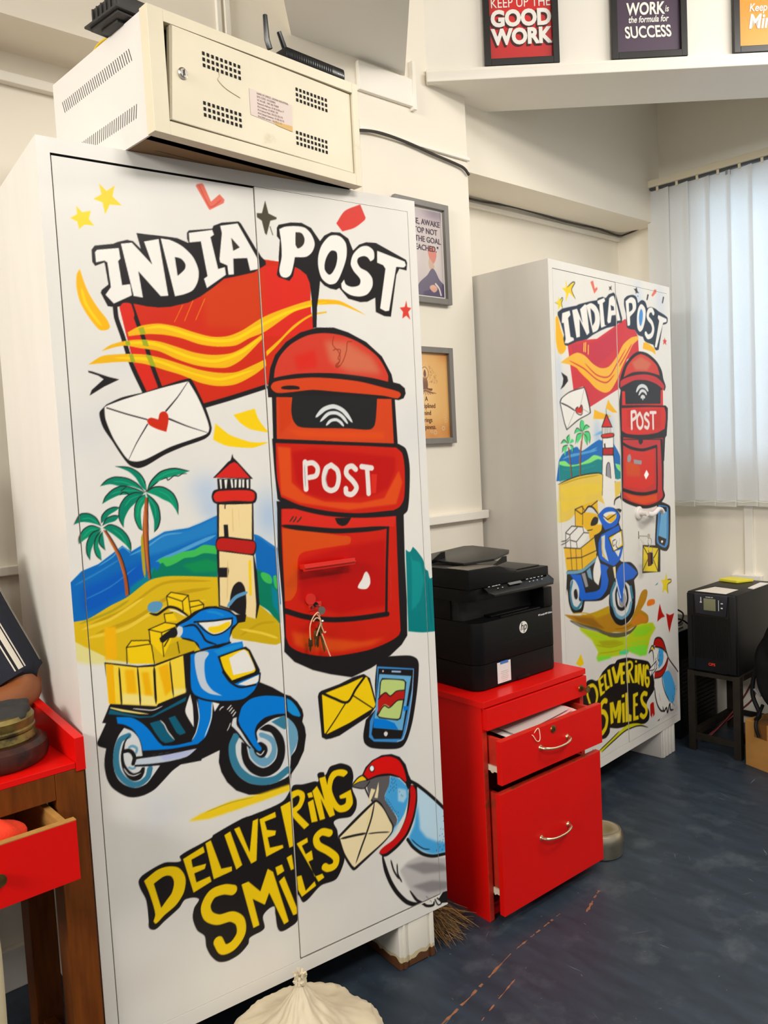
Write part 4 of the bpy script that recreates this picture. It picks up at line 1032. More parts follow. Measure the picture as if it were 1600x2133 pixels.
C Y2 894,963! 956,964 999,939 1002,898 959,872! 1020,768! 984,775! 941,859! 945,786! 901,795!
C K 928,946! 969,937 970,905 925,893!
P Y2 1042,948 1072,938 1067,921 1037,932
P Y2 1034,911 1075,902 1074,760 1020,766
P Y2 1083,907 1134,900 1151,801 1162,885 1199,879 1164,704 1133,718 1112,828 1100,732 1074,751
C Y2 1267,843! 1236,871 1203,862 1185,802 1190,727 1216,684 1246,677 1274,707 1268,759! 1221,775! 1216,756 1242,742 1233,712 1218,730 1218,785 1228,833 1258,813!
S Y2 40 - 584,731 557,742 515,727 496,689
S Y2 40 - 495,673 551,651 586,597 565,533 517,504
P Y2 632,705 687,700 716,614 755,691 801,684 807,607 784,507 736,519 755,612 725,559 704,563 675,633 681,536 638,535
P Y2 817,720 863,717 860,693 820,697
P Y2 813,654 859,651 856,492 818,498
P Y2 874,721 912,718 916,543 956,523 953,474 926,479 865,489
P Y2 989,685 1070,682 1072,656 1024,650 1025,604 1064,589 1059,572 1019,577 1018,497 1069,491 1071,457 980,469
S Y2 39 - 1212,630 1166,646 1127,623 1143,574 1197,523 1203,475 1155,455 1109,482
P R4 1268,527 1303,537 1332,529 1345,427 1319,411 1307,447 1292,409 1268,439
C YL 453,381! 611,408 766,442 907,460 1069,424 1234,346! 1141,386 995,422 888,425 729,408 609,382 500,358!
S K 8 t 453,381 611,412 766,446
S K 10 t 492,361 660,393 852,422 995,417 1104,396 1224,348
P K 1381,356 1435,365 1420,352
S K 7 - 358,401 367,416
F BG 31 1598,792 1760,707 1784,565 1725,462 1783,349 1410,353 1743,399 1624,527
F LM6 14 1471,716 1591,669 1543,547 1385,605
C W 1492,721! 1498,653 1543,547 1599,465 1659,421 1536,434 1455,436 1398,489 1355,594 1350,670 1363,719!
C BB 1492,731! 1615,731 1712,602 1729,530 1681,435 1620,470 1544,566
C BB 1426,957! 1505,946 1533,902 1508,822 1436,791! 1420,860 1443,911
C W 1347,960! 1445,949 1423,916 1440,856 1416,795 1340,831!
C W 1523,913! 1597,859 1589,823 1517,801 1530,864
C R4 1360,1004! 1382,1046 1431,1050 1490,1034 1537,986 1574,912! 1486,959 1407,980!
C R4 1601,849! 1609,818 1554,745 1471,712 1353,727! 1366,779! 1455,772 1537,796
S K 12 - 1349,987 1382,1046 1431,1053 1490,1035 1538,991 1583,901 1621,835 1791,683
S K 11 t 1359,990 1427,973 1505,946 1583,891 1601,858
P Y 1299,968 1346,1007 1371,972
S K 11 - 1274,957 1331,1005 1368,972
S K 11 t 1274,957 1328,968 1349,922 1351,861
S K 8 - 1611,842 1554,750 1471,712 1357,725
S K 8 t 1366,779 1474,768 1557,801 1601,854
P W 1258,817 1391,862 1403,803 1287,752
S K 8 - 1258,817! 1391,862! 1403,803! 1287,752! 1258,817!
S K 7 - 1271,810 1358,804 1376,856
S K 7 - 1318,790 1293,758
S K 8 t 1434,923 1421,879 1449,844
S K 15 t 1353,651 1364,573 1398,489 1455,427 1510,407
S K 8 t 1433,574 1450,513
S K 10 t 1492,721 1498,653 1543,556 1620,460
S K 17 t 1487,456 1510,407 1556,424 1574,380 1619,441 1626,391 1688,374
D K 6 1392,885 1401,864 1419,846 1409,834 1428,821 1382,878 1454,928 1466,897 1448,863 1735,567 1709,554 1746,540 1674,495 1683,473 1693,456 1661,449 1717,503 1681,425 1701,410
"""
class Canvas:
    """numpy paint canvas in door millimetres: column = x, row = z (row 0 at the bottom)"""
    def __init__(s, x0, z0, x1, z1, dx, dz, base):
        s.x0, s.z0, s.dx, s.dz = x0, z0, dx, dz
        s.w = int(round((x1-x0)/dx))+1
        s.h = int(round((z1-z0)/dz))+1
        s.a = np.empty((s.h, s.w, 3), np.float32); s.a[:] = np.array(base)/255.0
    def to(s, p):
        p = np.asarray(p, float)
        return np.stack([(p[:, 0]-s.x0)/s.dx+.5, (p[:, 1]-s.z0)/s.dz+.5], 1)
    def fill(s, poly, col, feather=0.0, alpha=1.0):
        q = s.to(poly); pad = int(feather/min(s.dx, s.dz)*2)+2
        i0 = max(0, int(q[:, 0].min())-pad); i1 = min(s.w, int(q[:, 0].max())+pad+2)
        j0 = max(0, int(q[:, 1].min())-pad); j1 = min(s.h, int(q[:, 1].max())+pad+2)
        if i1 <= i0 or j1 <= j0: return
        W, Hh, SS = i1-i0, j1-j0, 4
        acc = np.zeros((Hh*SS, W+2))
        x, y = q[:, 0]-i0, (q[:, 1]-j0)*SS
        X2, Y2 = np.roll(x, -1), np.roll(y, -1)
        for xa, ya, xb, yb in zip(x, y, X2, Y2):
            if ya == yb: continue
            sg = 1.0
            if ya > yb: xa, ya, xb, yb, sg = xb, yb, xa, ya, -1.0
            r0 = max(0, int(math.ceil(ya-.5))); r1 = min(Hh*SS-1, int(math.ceil(yb-.5))-1)
            if r1 < r0: continue
            r = np.arange(r0, r1+1)
            xc = np.clip(xa+(r+.5-ya)/(yb-ya)*(xb-xa), 0, W)
            k = xc.astype(int); f = xc-k
            acc[r, k] += sg*(1-f); acc[r, k+1] += sg*f
        m = np.clip(np.abs(np.cumsum(acc, 1)[:, :W]), 0, 1).reshape(Hh, SS, W).mean(1)
        if feather > 0:
            for ax, d in ((1, s.dx), (0, s.dz)):
                n = max(1, int(feather/d/2))
                for _ in range(2):
                    c = np.cumsum(np.pad(m, [(n+1, n) if a == ax else (0, 0) for a in (0, 1)], mode='edge'), ax)
                    sl1 = [slice(None)]*2; sl0 = [slice(None)]*2
                    sl1[ax] = slice(2*n+1, None); sl0[ax] = slice(0, -(2*n+1))
                    m = (c[tuple(sl1)]-c[tuple(sl0)])/(2*n+1)
        s.blend(i0, i1, j0, j1, m*alpha, col)
    def blend(s, i0, i1, j0, j1, m, col):
        v = s.a[j0:j1, i0:i1]; m = m[..., None].astype(np.float32)
        v += (np.array(col, np.float32)/255.0-v)*m
    def stroke(s, pts, w, mode, col):
        p = smooth([(a[0], a[1], len(a) > 2 and a[2]) for a in pts], False, 6)
        n = len(p); t = np.linspace(0, 1, n)
        rad = np.full(n, w/2.0)
        if mode == 't': rad *= np.minimum(1, .12+1.25*np.sqrt(np.clip(np.sin(np.pi*t), 0, 1)))
        elif mode == 'e': rad *= .25+.75*t
        lo, hi = p.min(0)-w, p.max(0)+w
        q = s.to([lo, hi])
        i0 = max(0, int(q[0, 0])-1); i1 = min(s.w, int(q[1, 0])+2)
        j0 = max(0, int(q[0, 1])-1); j1 = min(s.h, int(q[1, 1])+2)
        if i1 <= i0 or j1 <= j0: return
        gx = s.x0+np.arange(i0, i1)*s.dx; gz = s.z0+np.arange(j0, j1)*s.dz
        PX, PZ = np.meshgrid(gx, gz); best = np.full(PX.shape, 1e9)
        for k in range(max(1, n-1)):
            a, b = p[k], p[min(k+1, n-1)]; d = b-a; L = float(d@d) or 1e-9
            u = np.clip(((PX-a[0])*d[0]+(PZ-a[1])*d[1])/L, 0, 1)
            dist = np.hypot(PX-a[0]-u*d[0], PZ-a[1]-u*d[1])-(rad[k]+u*(rad[min(k+1, n-1)]-rad[k]))
            np.minimum(best, dist, out=best)
        g = math.sqrt(s.dx*s.dz)
        s.blend(i0, i1, j0, j1, np.clip(.5-best/g, 0, 1), col)
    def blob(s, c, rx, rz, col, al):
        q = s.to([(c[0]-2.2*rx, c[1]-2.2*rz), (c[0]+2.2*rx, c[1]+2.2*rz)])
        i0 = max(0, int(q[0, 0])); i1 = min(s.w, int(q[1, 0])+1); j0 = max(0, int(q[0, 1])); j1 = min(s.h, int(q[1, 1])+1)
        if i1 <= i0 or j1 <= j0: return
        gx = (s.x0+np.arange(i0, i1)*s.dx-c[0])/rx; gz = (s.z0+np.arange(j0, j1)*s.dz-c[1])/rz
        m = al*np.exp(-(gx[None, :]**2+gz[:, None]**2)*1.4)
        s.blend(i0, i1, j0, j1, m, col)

def smooth(pts, closed, sub):
    """Catmull-Rom through the points; a True third value keeps a hard corner"""
    n = len(pts)
    if n < 3: return np.array([(a[0], a[1]) for a in pts], float)
    P = np.array([(a[0], a[1]) for a in pts], float); cn = [a[2] for a in pts]
    out = []
    for i in range(n if closed else n-1):
        p1, p2 = P[i], P[(i+1) % n]
        p0 = P[i-1] if (closed or i > 0) else 2*p1-p2
        p3 = P[(i+2) % n] if (closed or i+2 < n) else 2*p2-p1
        if cn[i]: p0 = 2*p1-p2
        if cn[(i+1) % n]: p3 = 2*p2-p1
        L = np.hypot(*(p2-p1))
        m1 = (p2-p0); m2 = (p3-p1)
        m1 = m1/max(np.hypot(*m1), 1e-9)*L; m2 = m2/max(np.hypot(*m2), 1e-9)*L
        if cn[i]: m1 = p2-p1
        if cn[(i+1) % n]: m2 = p2-p1
        for k in range(sub):
            t = k/sub; t2 = t*t; t3 = t2*t
            out.append((2*t3-3*t2+1)*p1+(t3-2*t2+t)*m1*.85+(-2*t3+3*t2)*p2+(t3-t2)*m2*.85)
    if not closed: out.append(P[-1])
    return np.array(out)

PAL = {k: tuple(map(int, v.split(','))) for k, v in (e.split(':') for e in PALETTE.split())}
def read_pts(ws):
    r = []
    for t in ws:
        hard = t.endswith('!'); a, b = t.rstrip('!').split(',')
        r.append((int(a)/2.0, int(b)/2.0, hard))
    return r
def paint(cv, src):
    for ln in src.strip().split('\n'):
        w = ln.split(); op = w[0]; col = PAL.get(w[1], (200, 205, 212)) if ',' not in w[1] else tuple(map(int, w[1].split(',')))
        if op == 'P': cv.fill([p[:2] for p in read_pts(w[2:])], col)
        elif op == 'C': cv.fill(smooth(read_pts(w[2:]), True, 6), col)
        elif op == 'F': cv.fill([p[:2] for p in read_pts(w[3:])], col, float(w[2])/2.0)
        elif op == 'S': cv.stroke(read_pts(w[4:]), max(2.0, float(w[2])/2.0), w[3], col)
        elif op == 'D':
            for p in read_pts(w[3:]): cv.stroke([(p[0], p[1]-1.2), (p[0]+.5, p[1]+1.2)], float(w[2])/2.0, '-', col)
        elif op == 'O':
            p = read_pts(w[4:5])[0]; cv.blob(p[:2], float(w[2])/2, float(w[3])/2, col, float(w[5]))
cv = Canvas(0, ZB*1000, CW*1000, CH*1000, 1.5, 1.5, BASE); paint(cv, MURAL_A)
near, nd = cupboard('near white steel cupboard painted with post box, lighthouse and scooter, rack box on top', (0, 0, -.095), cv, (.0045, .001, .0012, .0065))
near.name = 'steel_cupboard'
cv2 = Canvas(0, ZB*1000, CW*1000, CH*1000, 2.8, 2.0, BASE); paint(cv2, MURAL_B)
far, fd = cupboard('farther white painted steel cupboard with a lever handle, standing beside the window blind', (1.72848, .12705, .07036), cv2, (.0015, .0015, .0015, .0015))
rust_m = bpy.data.materials.new('chipped_white_leg'); rust_m.use_nodes = True; nt = rust_m.node_tree; pb = nt.nodes['Principled BSDF']; pb.inputs['Roughness'].default_value = .45
N = nt.nodes.new; L = nt.links.new; tcn = N('ShaderNodeTexCoord'); sx_ = N('ShaderNodeSeparateXYZ'); L(tcn.outputs['Object'], sx_.inputs[0])
nz = N('ShaderNodeTexNoise'); nz.inputs['Scale'].default_value = 28; nz.inputs['Detail'].default_value = 5; L(tcn.outputs['Object'], nz.inputs['Vector'])
md = N('ShaderNodeMath'); md.operation = 'MULTIPLY_ADD'; L(nz.outputs['Fac'], md.inputs[0]); md.inputs[1].default_value = -.04; L(sx_.outputs['Z'], md.inputs[2])
rp = N('ShaderNodeValToRGB'); L(md.outputs[0], rp.inputs[0]); cr = rp.color_ramp; cr.interpolation = 'CONSTANT'
cr.elements[0].position = 0.0; cr.elements[0].color = lin((96, 58, 30))+(1,); cr.elements[1].position = .0; cr.elements[1].color = lin((205, 190, 150))+(1,)
e = cr.elements.new(.012); e.color = lin((224, 218, 205))+(1,); L(rp.outputs[0], pb.inputs['Base Color'])
def foot(parent, x0, x1, y0, y1, m, flutes=0, lab=None):
    b = MB(); b.box(x0, x1, y0, y1, 0, ZB-.0005, .004)
    if flutes == 1:
        b.box(x0+.012, x0+.02, y0-.004, y0+.002, .002, ZB-.002, .001); b.box(x0+.03, x1-.02, y0-.003, y0+.002, .004, ZB-.002, .002); b.box(x1-.012, x1, y0-.005, y0+.002, .002, ZB-.002, .001)
    if flutes > 1:
        w = (x1-x0)/flutes
        for i in range(flutes): b.box(x0+i*w+.003, x0+(i+1)*w-.003, y0-.006, y0+.002, .001, ZB-.001, .003)
    o = b.build('foot', m, parent)
    if lab: o['label'] = lab
foot(near, .745, .858, .006, .16, rust_m, 1, 'chipped foot with bare rusty bottom edge')
foot(near, .05, .16, .006, .16, white_m, 1); foot(near, .745, .858, .32, .47, white_m); foot(near, .05, .16, .32, .47, white_m)
foot(far, .745, .858, .008, .21, white_m, 4); foot(far, .05, .16, .008, .16, white_m, 4); foot(far, .745, .858, .32, .47, white_m); foot(far, .05, .16, .32, .47, white_m)
# near cupboard: red painted pull handle, swivel key cover, lock plate
b = MB(); b.box(.510, .651, -.030, -.022, 1.083, 1.100, .002, rot=None); b.box(.513, .528, -.024, 0, 1.086, 1.097, .002); b.box(.633, .648, -.024, 0, 1.086, 1.097, .002); b.box(.510, .651, -.033, -.029, 1.09, 1.0935, .001)
h = b.build('handle', M('red_painted_metal', (205, 34, 20), .3, spec=.6), nd[1]); h['label'] = 'flat red painted pull handle'
b = MB(); b.cyl((.5365, 0, 1.0125), (.5365, -.005, 1.0125), .0135, n=32); b.build('key_cover', M('red_painted_metal'), nd[1])
b = MB(); b.box(.531, .566, -.003, 0, .984, 1.004, .004); b.cyl((.538, -.003, .993), (.538, -.005, .993), .004, mat=1); b.cyl((.560, -.003, .995), (.560, -.005, .995), .004, mat=0); b.cyl((.549, -.003, .9985), (.549, -.006, .9985), .0055, mat=2)
b.build('lock_plate', [M('red_painted_metal'), chrome_m, black2_m], nd[1])
def F1(x, y, z):
    a = -.095; return (cos(a)*x-sin(a)*y, sin(a)*x+cos(a)*y, z)
kb = thing('key_bunch', 'bunch of small keys with beige cords hanging from the lock of the near cupboard', 'keys', (-.012, .0011, 0), -.095)
b = MB(); b.box(.5575, .5605, -.026, -.006, .995, .999, .0006); b.lathe([(.001, -.0012), (.0095, -.0012), (.0095, .0012), (.001, .0012)], (.559, -.033, .988), 20, ax='y'); b.build('key_in_lock', steel_m, kb)
for i, (x, y, tx, z0, z1, w) in enumerate(((.561, -.020, .568, .955, .889, .0065), (.556, -.016, .553, .945, .902, .006), (.548, -.018, .546, .94, .905, .005), (.532, -.02, .530, .925, .897, .0055))):
    b = MB(); b.box(x-w, x+w, y-.001, y+.001, z0-.02, z0, .003); b.prism([(x-w*.5, y-.001, z0-.018), (x+w*.5, y-.001, z0-.018), (tx+w*.45, y-.001, z1), (tx, y-.001, z1-.004), (tx-w*.4, y-.001, z1+.003)], (0, .002, 0))
    b.build('key', brass_m if i % 2 == 0 else M('dark_brass', (92, 66, 40), .5, .8), kb)
cord_m = M('beige_cord', (226, 178, 140), .7)
for pts in ([(.556, -.03, .975), (.548, -.034, .985), (.536, -.032, .975), (.529, -.028, .955), (.530, -.024, .93), (.532, -.022, .922)],
            [(.549, -.03, .98), (.556, -.03, .968), (.558, -.026, .955), (.552, -.024, .94), (.548, -.022, .928)],
            [(.558, -.026, .96), (.563, -.024, .945), (.570, -.022, .932), (.574, -.022, .934)],
            [(.563, -.022, .93), (.572, -.02, .905), (.580, -.018, .885), (.585, -.018, .872)],
            [(.536, -.03, .965), (.545, -.03, .972), (.554, -.03, .968), (.560, -.028, .955)]):
    b = MB(); b.tube(bez(pts, 6), .0016, 6); b.build('cord', cord_m, kb)
b = MB(); b.lathe([(.003, -.003), (.0045, 0), (.003, .003)], (.561, -.03, .962), 12); b.build('bead', chrome_m, kb)
# far cupboard: lever handle, key in lock with hanging fob
hb = MB(); hb.lathe([(.002, 0), (.027, 0), (.027, -.008), (.022, -.012), (.002, -.012)], (.580, 0, 1.058), 32, ax='y'); hb.cyl((.580, -.01, 1.058), (.580, -.040, 1.058), .010, n=20)
hb.tube(bez([(.580, -.038, 1.056), (.61, -.042, 1.05), (.64, -.042, 1.055), (.672, -.041, 1.066), (.70, -.040, 1.062), (.715, -.039, 1.05)], 8), [.012]*9+[.0105]*16+[.009]*16, 12)
h = hb.build('lever_handle', M('white_handle', (228, 222, 216), .3), fd[1]); h['label'] = 'white lever handle on a round rose'
b = MB(); b.box(.5765, .5805, -.002, 0, .955, .985, .0005); b.build('keyhole', dark_m, fd[1])
kf = thing('key_ring', 'brown fob and keys on a ring hanging from the lock of the far cupboard', 'keys', (far.location.x, far.location.y, 0), .07036)
b = MB(); b.tube([(.579, -.002, .966), (.579, -.036, .966)], .0026, 8); b.lathe([(.004, -.0015), (.010, -.0015), (.010, .0015), (.004, .0015)], (.579, -.044, .966), 20, ax='y'); b.build('long_key', chrome_m, kf)
def ring(c, r, th, n=24):
    b = MB(); b.tube([(c[0]+r*cos(2*pi*i/n), c[1], c[2]+r*sin(2*pi*i/n)) for i in range(n+1)], th, 6, caps=False); return b
ring((.582, -.046, .944), .015, .0012).build('ring', chrome_m, kf); ring((.586, -.046, .914), .017, .0012).build('ring', chrome_m, kf)
b = MB(); b.box(.566, .592, -.048, -.043, .848, .902, .006); o = b.build('fob', M('brown_leather', (96, 52, 24), .5), kf); o['label'] = 'brown leather fob'
b = MB(); b.box(.594, .606, -.047, -.045, .852, .905, .003); b.build('key', chrome_m, kf)
b = MB(); b.box(.586, .596, -.051, -.049, .855, .90, .003); b.build('key', M('blue_steel', (60, 64, 84), .35, .8), kf)

# ------------------------------------------------------------------ network rack box on the near cupboard
rk = thing('network_rack', 'cream metal rack box with punched vents standing on the near cupboard', 'rack box', (.18, -.14, CH+.0005), .07)
RW, RH, RDp = .533, .232, .43
rackf_m = M('rack_cream', (226, 215, 188), .45, var=(7, .06), dirt=((186, 160, 108), 6, .66, .2), bump=(40, .08))
racks_m = M('rack_white', (228, 222, 216), .5, var=(3, .02))
under_m = M('rack_underside', (138, 104, 62), .6, var=(4, .08))
b = MB()
b.box(0, .004, .028, RDp, 0, RH); b.box(RW-.004, RW, .028, RDp, 0, RH); b.box(.004, RW-.004, .028, RDp, RH-.004, RH); b.box(.004, RW-.004, RDp-.004, RDp, .004, RH-.004)
for (z, n0, sl) in ((.155, 34, .010), (.045, 30, -.006)):
    for i in range(n0):
        y = .075+i*.0092
        b.face([(-.0004, y, z), (-.0004, y-.0022, z), (-.0004, y+sl-.0022, z+.026), (-.0004, y+sl, z+.026)][::-1], 1)
b.build('shell', [racks_m, dark_m], rk, 0)
b = MB(); b.box(.004, RW-.004, .028, RDp-.004, 0, .004); b.box(.004, RW-.004, .03, .05, -.0, .0045); b.box(.05, RW-.02, .09, .092, .0, .004); b.build('underside', under_m, rk, 0)
b = MB()
for (x0, x1, z0, z1) in ((-.004, .030, -.001, RH+.001), (RW-.010, RW+.008, -.001, RH+.001), (.030, RW-.010, RH-.022, RH+.001), (.030, RW-.010, -.001, .025)): b.box(x0, x1, 0, .028, z0, z1, .0008)
b.build('front_frame', rackf_m, rk, 0)
b = MB(); b.box(.030, RW-.010, .026, .028, .025, RH-.022); b.build('inside', dark_m, rk, 0)
# front door: hinged on the right, standing a little open on the left
b = MB(); x0, x1, z0, z1 = .031, RW-.012, .027, RH-.024
b.prism([(x0, .002, z0), (x1, .002, z0), (x1, .002, z1), (x0+.013, .002, z1)], (0, .002, 0)); b.prism([(x0, .002, z0), (x0+.003, .002, z0), (x0+.017, .002, z1), (x0+.013, .002, z1)], (0, .014, 0)); b.box(x0, x1, .002, .012, z0, z0+.002)
for (cx_, cz_, nx, nz_) in ((.113, .150, 9, 3), (.108, .053, 9, 3), (.354, .148, 9, 3), (.348, .054, 9, 3)):
    for i in range(nx):
        for j in range(nz_):
            px, pz = cx_+i*.0108, cz_+j*.0115; b.box(px, px+.0056, .0008, .0022, pz, pz+.0062, 0, mat=1)
do = b.build('door', [rackf_m, dark_m], rk, 0); do.rotation_euler = (0, 0, 0)
do.location = (0, -.0045, 0); do.rotation_euler = (0, RAD(0), RAD(1.0))
b = MB(); b.lathe([(.001, 0), (.011, 0), (.011, -.003), (.008, -.004), (.008, -.006), (.001, -.006)], (.064, .002, .122), 28, ax='y'); b.box(.0632, .0648, -.0062, -.0055, .116, .128, 0, mat=1)
b.build('lock', [chrome_m, dark_m], do)
b = MB(); b.face([(.205, .0012, .088), (.318, .0012, .082), (.320, .0012, .138), (.205, .0012, .142)]); b.face([(.275, .0009, .083), (.318, .0009, .080), (.318, .0009, .092), (.262, .0009, .090)], 1)
bmesh.ops.translate(b.bm, verts=b.bm.verts, vec=(.02, 0, -.002)); lab = b.build('paper_label', [M('label_paper', (224, 206, 196), .6, var=(14, .04)), M('old_tape', (214, 172, 96), .5)], do, 0)
for i, s in enumerate(('NAME OF OFFICE : UDHNA INDUSTRIAL', 'SITE CODE  3412300002', 'VC IN USE  : 090 100 770009', 'Network Address: 10 40 10 00 to 17', 'IPv4 Address: 10.100.81.130', 'IPv4 Subnet Mask: 255.255.255.192', 'IPv4 Default Gateway: 10.100.10.132', 'IPv4 DNS servers : 10.190.21.131')):
    text_mesh('print', s, .0058, M('label_ink', (128, 100, 96), .6), lab, (.244, .0008, .1325-i*.0067), (pi/2, 0, 0), 'LEFT', depth=.00005, sx=.82)
b = MB(); b.tube(bez([(.150, .001, .152), (.151, .001, .142), (.147, .001, .134), (.165, .001, .122), (.20, .001, .113)], 6), .0006, 5); b.build('sticker_wire', M('thin_wire', (190, 175, 150), .6), do)
def RKP(x, y, z): a = .07; return (.18+cos(a)*x-sin(a)*y, -.14+sin(a)*x+cos(a)*y, CH+z)
# black power adapter tray lying upside down on the rack's back left edge
ad = thing('battery_tray', 'black ribbed plastic box overhanging the left edge of the rack top', 'power box', RKP(-.032, .062, RH+.006), .07+.07)
b = MB(); b.prism([(0, 0, .006), (.11, 0, .006), (.11, .118, .006), (0, .118, .006)], (0, 0, .004)); b.prism([(.008, .008, 0), (.102, .008, 0), (.102, .11, 0), (.008, .11, 0)], (0, 0, .006), .002)
b.box(.01, .10, .010, .108, .01, .042, .006); 
for i in range(6): b.box(.006, .104, .014+i*.016, .018+i*.016, .01, .038, .001)
b.build('case', M('matte_black', (40, 38, 36), .55, var=(30, .1)), ad)
b = MB(); b.box(.02, .07, .03, .09, -.006, .001, .002); b.build('port_cover', M('matte_black'), ad)
# router
ro = thing('wifi_router', 'flat black wifi router on the right end of the rack top', 'router', RKP(.332, .002, RH+.0015), .07)
b = MB(); b.prism([(0, .0, 0), (.172, 0, 0), (.19, .02, 0), (.19, .1, 0), (.17, .12, 0), (.015, .12, 0), (0, .1, 0)], (0, 0, .026), .006)
for i in range(18): b.box(.02+i*.0065, .023+i*.0065, -.0006, .002, .006, .018, 0, mat=1)
for i in range(4): b.box(.150+i*.005, .153+i*.005, -.001, .001, .008, .010, 0, mat=2)
b.box(.10, .145, .012, .05, .0262, .0268, 0, mat=2)
b.build('case', [black2_m, dark_m, M('white_mark', (225, 225, 225), .5)], ro)
for (x, y, lx, lz) in ((-.055, .012, .012, .05), (.005, .02, -.006, .032)):
    b = MB(); b.tube([(x+.02, y, .012), (x+lx*.3+.01, y, .03), (x+lx, y, .03+lz)], [.006, .006, .005], 8); b.build('antenna', black2_m, ro)
b = MB(); b.tube([(-.04, .03, .008), (.01, .04, .01)], .006, 8); b.build('antenna_base', black2_m, ro)
# loose cables
yc = MB(); yc.tube(bez([RKP(.03, .15, RH+.005), RKP(.012, .185, RH+.012), RKP(.010, .215, RH+.014), RKP(.010, .238, RH+.010), RKP(.014, .252, RH+.005), RKP(.04, .262, RH+.004)], 8), .0026, 8)
tag(yc.build('yellow_cable', M('yellow_pvc', (226, 190, 30), .4)), 'yellow cable looping down behind the left edge of the rack box', 'cable')
wc = MB(); wc.tube(bez([(1.13, .43, 2.372), (1.2, .426, 2.385), (1.27, .425, 2.39), (1.38, .428, 2.386), (1.5, .428, 2.372), (1.62, .428, 2.36), (1.66, .428, 2.352), (1.685, .43, 2.335)], 8), .005, 8)
tag(wc.build('black_cable', M('black_pvc', (50, 44, 40), .5)), 'dark cable running along the pillar just right of the rack box', 'cable')
wc = MB(); wc.tube(bez([(1.70, .672, 2.385), (1.95, .673, 2.36), (2.25, .674, 2.37), (2.6, .673, 2.362), (2.85, .672, 2.366), (3.02, .672, 2.357), (3.05, .64, 2.362), (3.075, .53, 2.385)], 8), .004, 6)
tag(wc.build('black_cable', M('black_pvc')), 'thin dark cable along the ledge above the far cupboard', 'cable')
# ------------------------------------------------------------------ red drawer cabinet with printer
RED = (1.069, -.0972, -.0297)
rc = thing('drawer_cabinet', 'red laminate drawer cabinet with two drawers pulled out, under the printer', 'drawer unit', (RED[0], RED[1], 0), RED[2])
WR, HR, DR = .458, .643, .43
b = MB(); b.box(-.006, WR, -.002, DR, .625, HR, .0012); b.build('top', red_m, rc, 0)
b = MB()
b.box(0, .018, .012, DR, .0, .6245, .0006); b.box(WR-.018, WR-.0, .012, DR, 0, .6245, .0006); b.box(.018, WR-.018, DR-.012, DR, .02, .6245); b.box(.018, WR-.018, .03, DR-.012, .02, .036); b.box(.018, WR-.018, .03, .06, 0, .03)
b.box(.018, WR-.018, .02, DR-.012, .548, .556)
b.build('carcass', red_m, rc, 0)
for xa in (.0005, WR-.0175):
    b = MB(); b.box(xa, xa+.017, .0105, .0125, .002, .55, .0004); b.build('edge_band', redwear_m, rc, 0)
def drawer(name, x0, x1, yf, z0, z1, depth, pull, lock=None, box_z=None):
    b = MB(); b.box(x0, x1, yf, yf+.018, z0, z1, .0012); d = b.build(name, red_m, rc, 0)
    if box_z:
        bz0, bz1 = box_z; b = MB(); a, c = .026, WR-.026
        b.box(a, a+.012, yf+.018, yf+.018+depth, bz0, bz1, .0006); b.box(c-.012, c, yf+.018, yf+.018+depth, bz0, bz1, .0006); b.box(a+.012, c-.012, yf+.006+depth, yf+.018+depth, bz0, bz1, .0006); b.box(a+.012, c-.012, yf+.018, yf+.006+depth, bz0, bz0+.006)
        b.build('drawer_box', redwear_m, d, 0)
        for xa in (.019, WR-.0255):
            b = MB(); b.box(xa, xa+.0065, yf+.019, yf+.019+depth*.9, bz0-.004, bz0+.012, .0006); b.cyl((xa+.0035, yf+.06, bz0-.004), (xa+.0065, yf+.06, bz0-.004), .007, n=12)
            b.build('slide_rail', cream_m, d, 0)
    b = MB(); b.box(x0+.0006, x1-.0006, yf+.0006, yf+.0174, z1-.0004, z1+.0004); b.build('worn_edge', redwear_m, d, 0)
    if pull:
        px, pz, w = pull; b = MB()
        pts = bez([(px, yf-.002, pz), (px+.006, yf-.016, pz-.001), (px+.03, yf-.024, pz-.004), (px+w*.5, yf-.026, pz-.005), (px+w-.03, yf-.024, pz-.004), (px+w-.006, yf-.016, pz-.001), (px+w, yf-.002, pz)], 5)
        n = len(pts); b.tube(pts, [.0055-.0022*sin(pi*i/(n-1)) for i in range(n)], 10)
        b.lathe([(.002, 0), (.0085, 0), (.007, -.003), (.002, -.003)], (px, yf, pz), 16, ax='y'); b.lathe([(.002, 0), (.0085, 0), (.007, -.003), (.002, -.003)], (px+w, yf, pz), 16, ax='y')
        b.build('pull_handle', M('pale_gold_metal', (216, 196, 160), .25, 1.0), d)
    if lock:
        lx, lz = lock; b = MB(); b.lathe([(.001, 0), (.0115, 0), (.0105, -.003), (.006, -.004), (.001, -.004)], (lx, yf, lz), 28, ax='y'); b.box(lx-.0012, lx+.0012, yf-.0046, yf-.0035, lz-.005, lz+.005, 0, mat=1)
        b.build('lock', [brass_m, dark_m], d)
    return d
b = MB(); b.box(.0045, WR-.002, -.006, .012, .560, .6215, .0012); fa = b.build('fascia', red_m, rc, 0)
b = MB(); b.lathe([(.001, 0), (.011, 0), (.010, -.004), (.001, -.005)], (.425, -.006, .588), 28, ax='y'); b.build('lock', brass_m, fa)
b = MB(); b.box(.4245, .4262, -.026, -.010, .582, .594, .0005); b.lathe([(.001, -.001), (.011, -.001), (.011, .001), (.001, .001)], (.438, -.024, .584), 24, ax='y'); b.build('key', brass_m, fa)
drawer('drawer', -.003, .4535, -.06, .4205, .5435, .34, (.163, .484, .122), (.2205, .524), (.445, .535))
drawer('drawer', -.003, .4535, -.05, .043, .392, .34, (.164, .213, .122), None, (.085, .375))
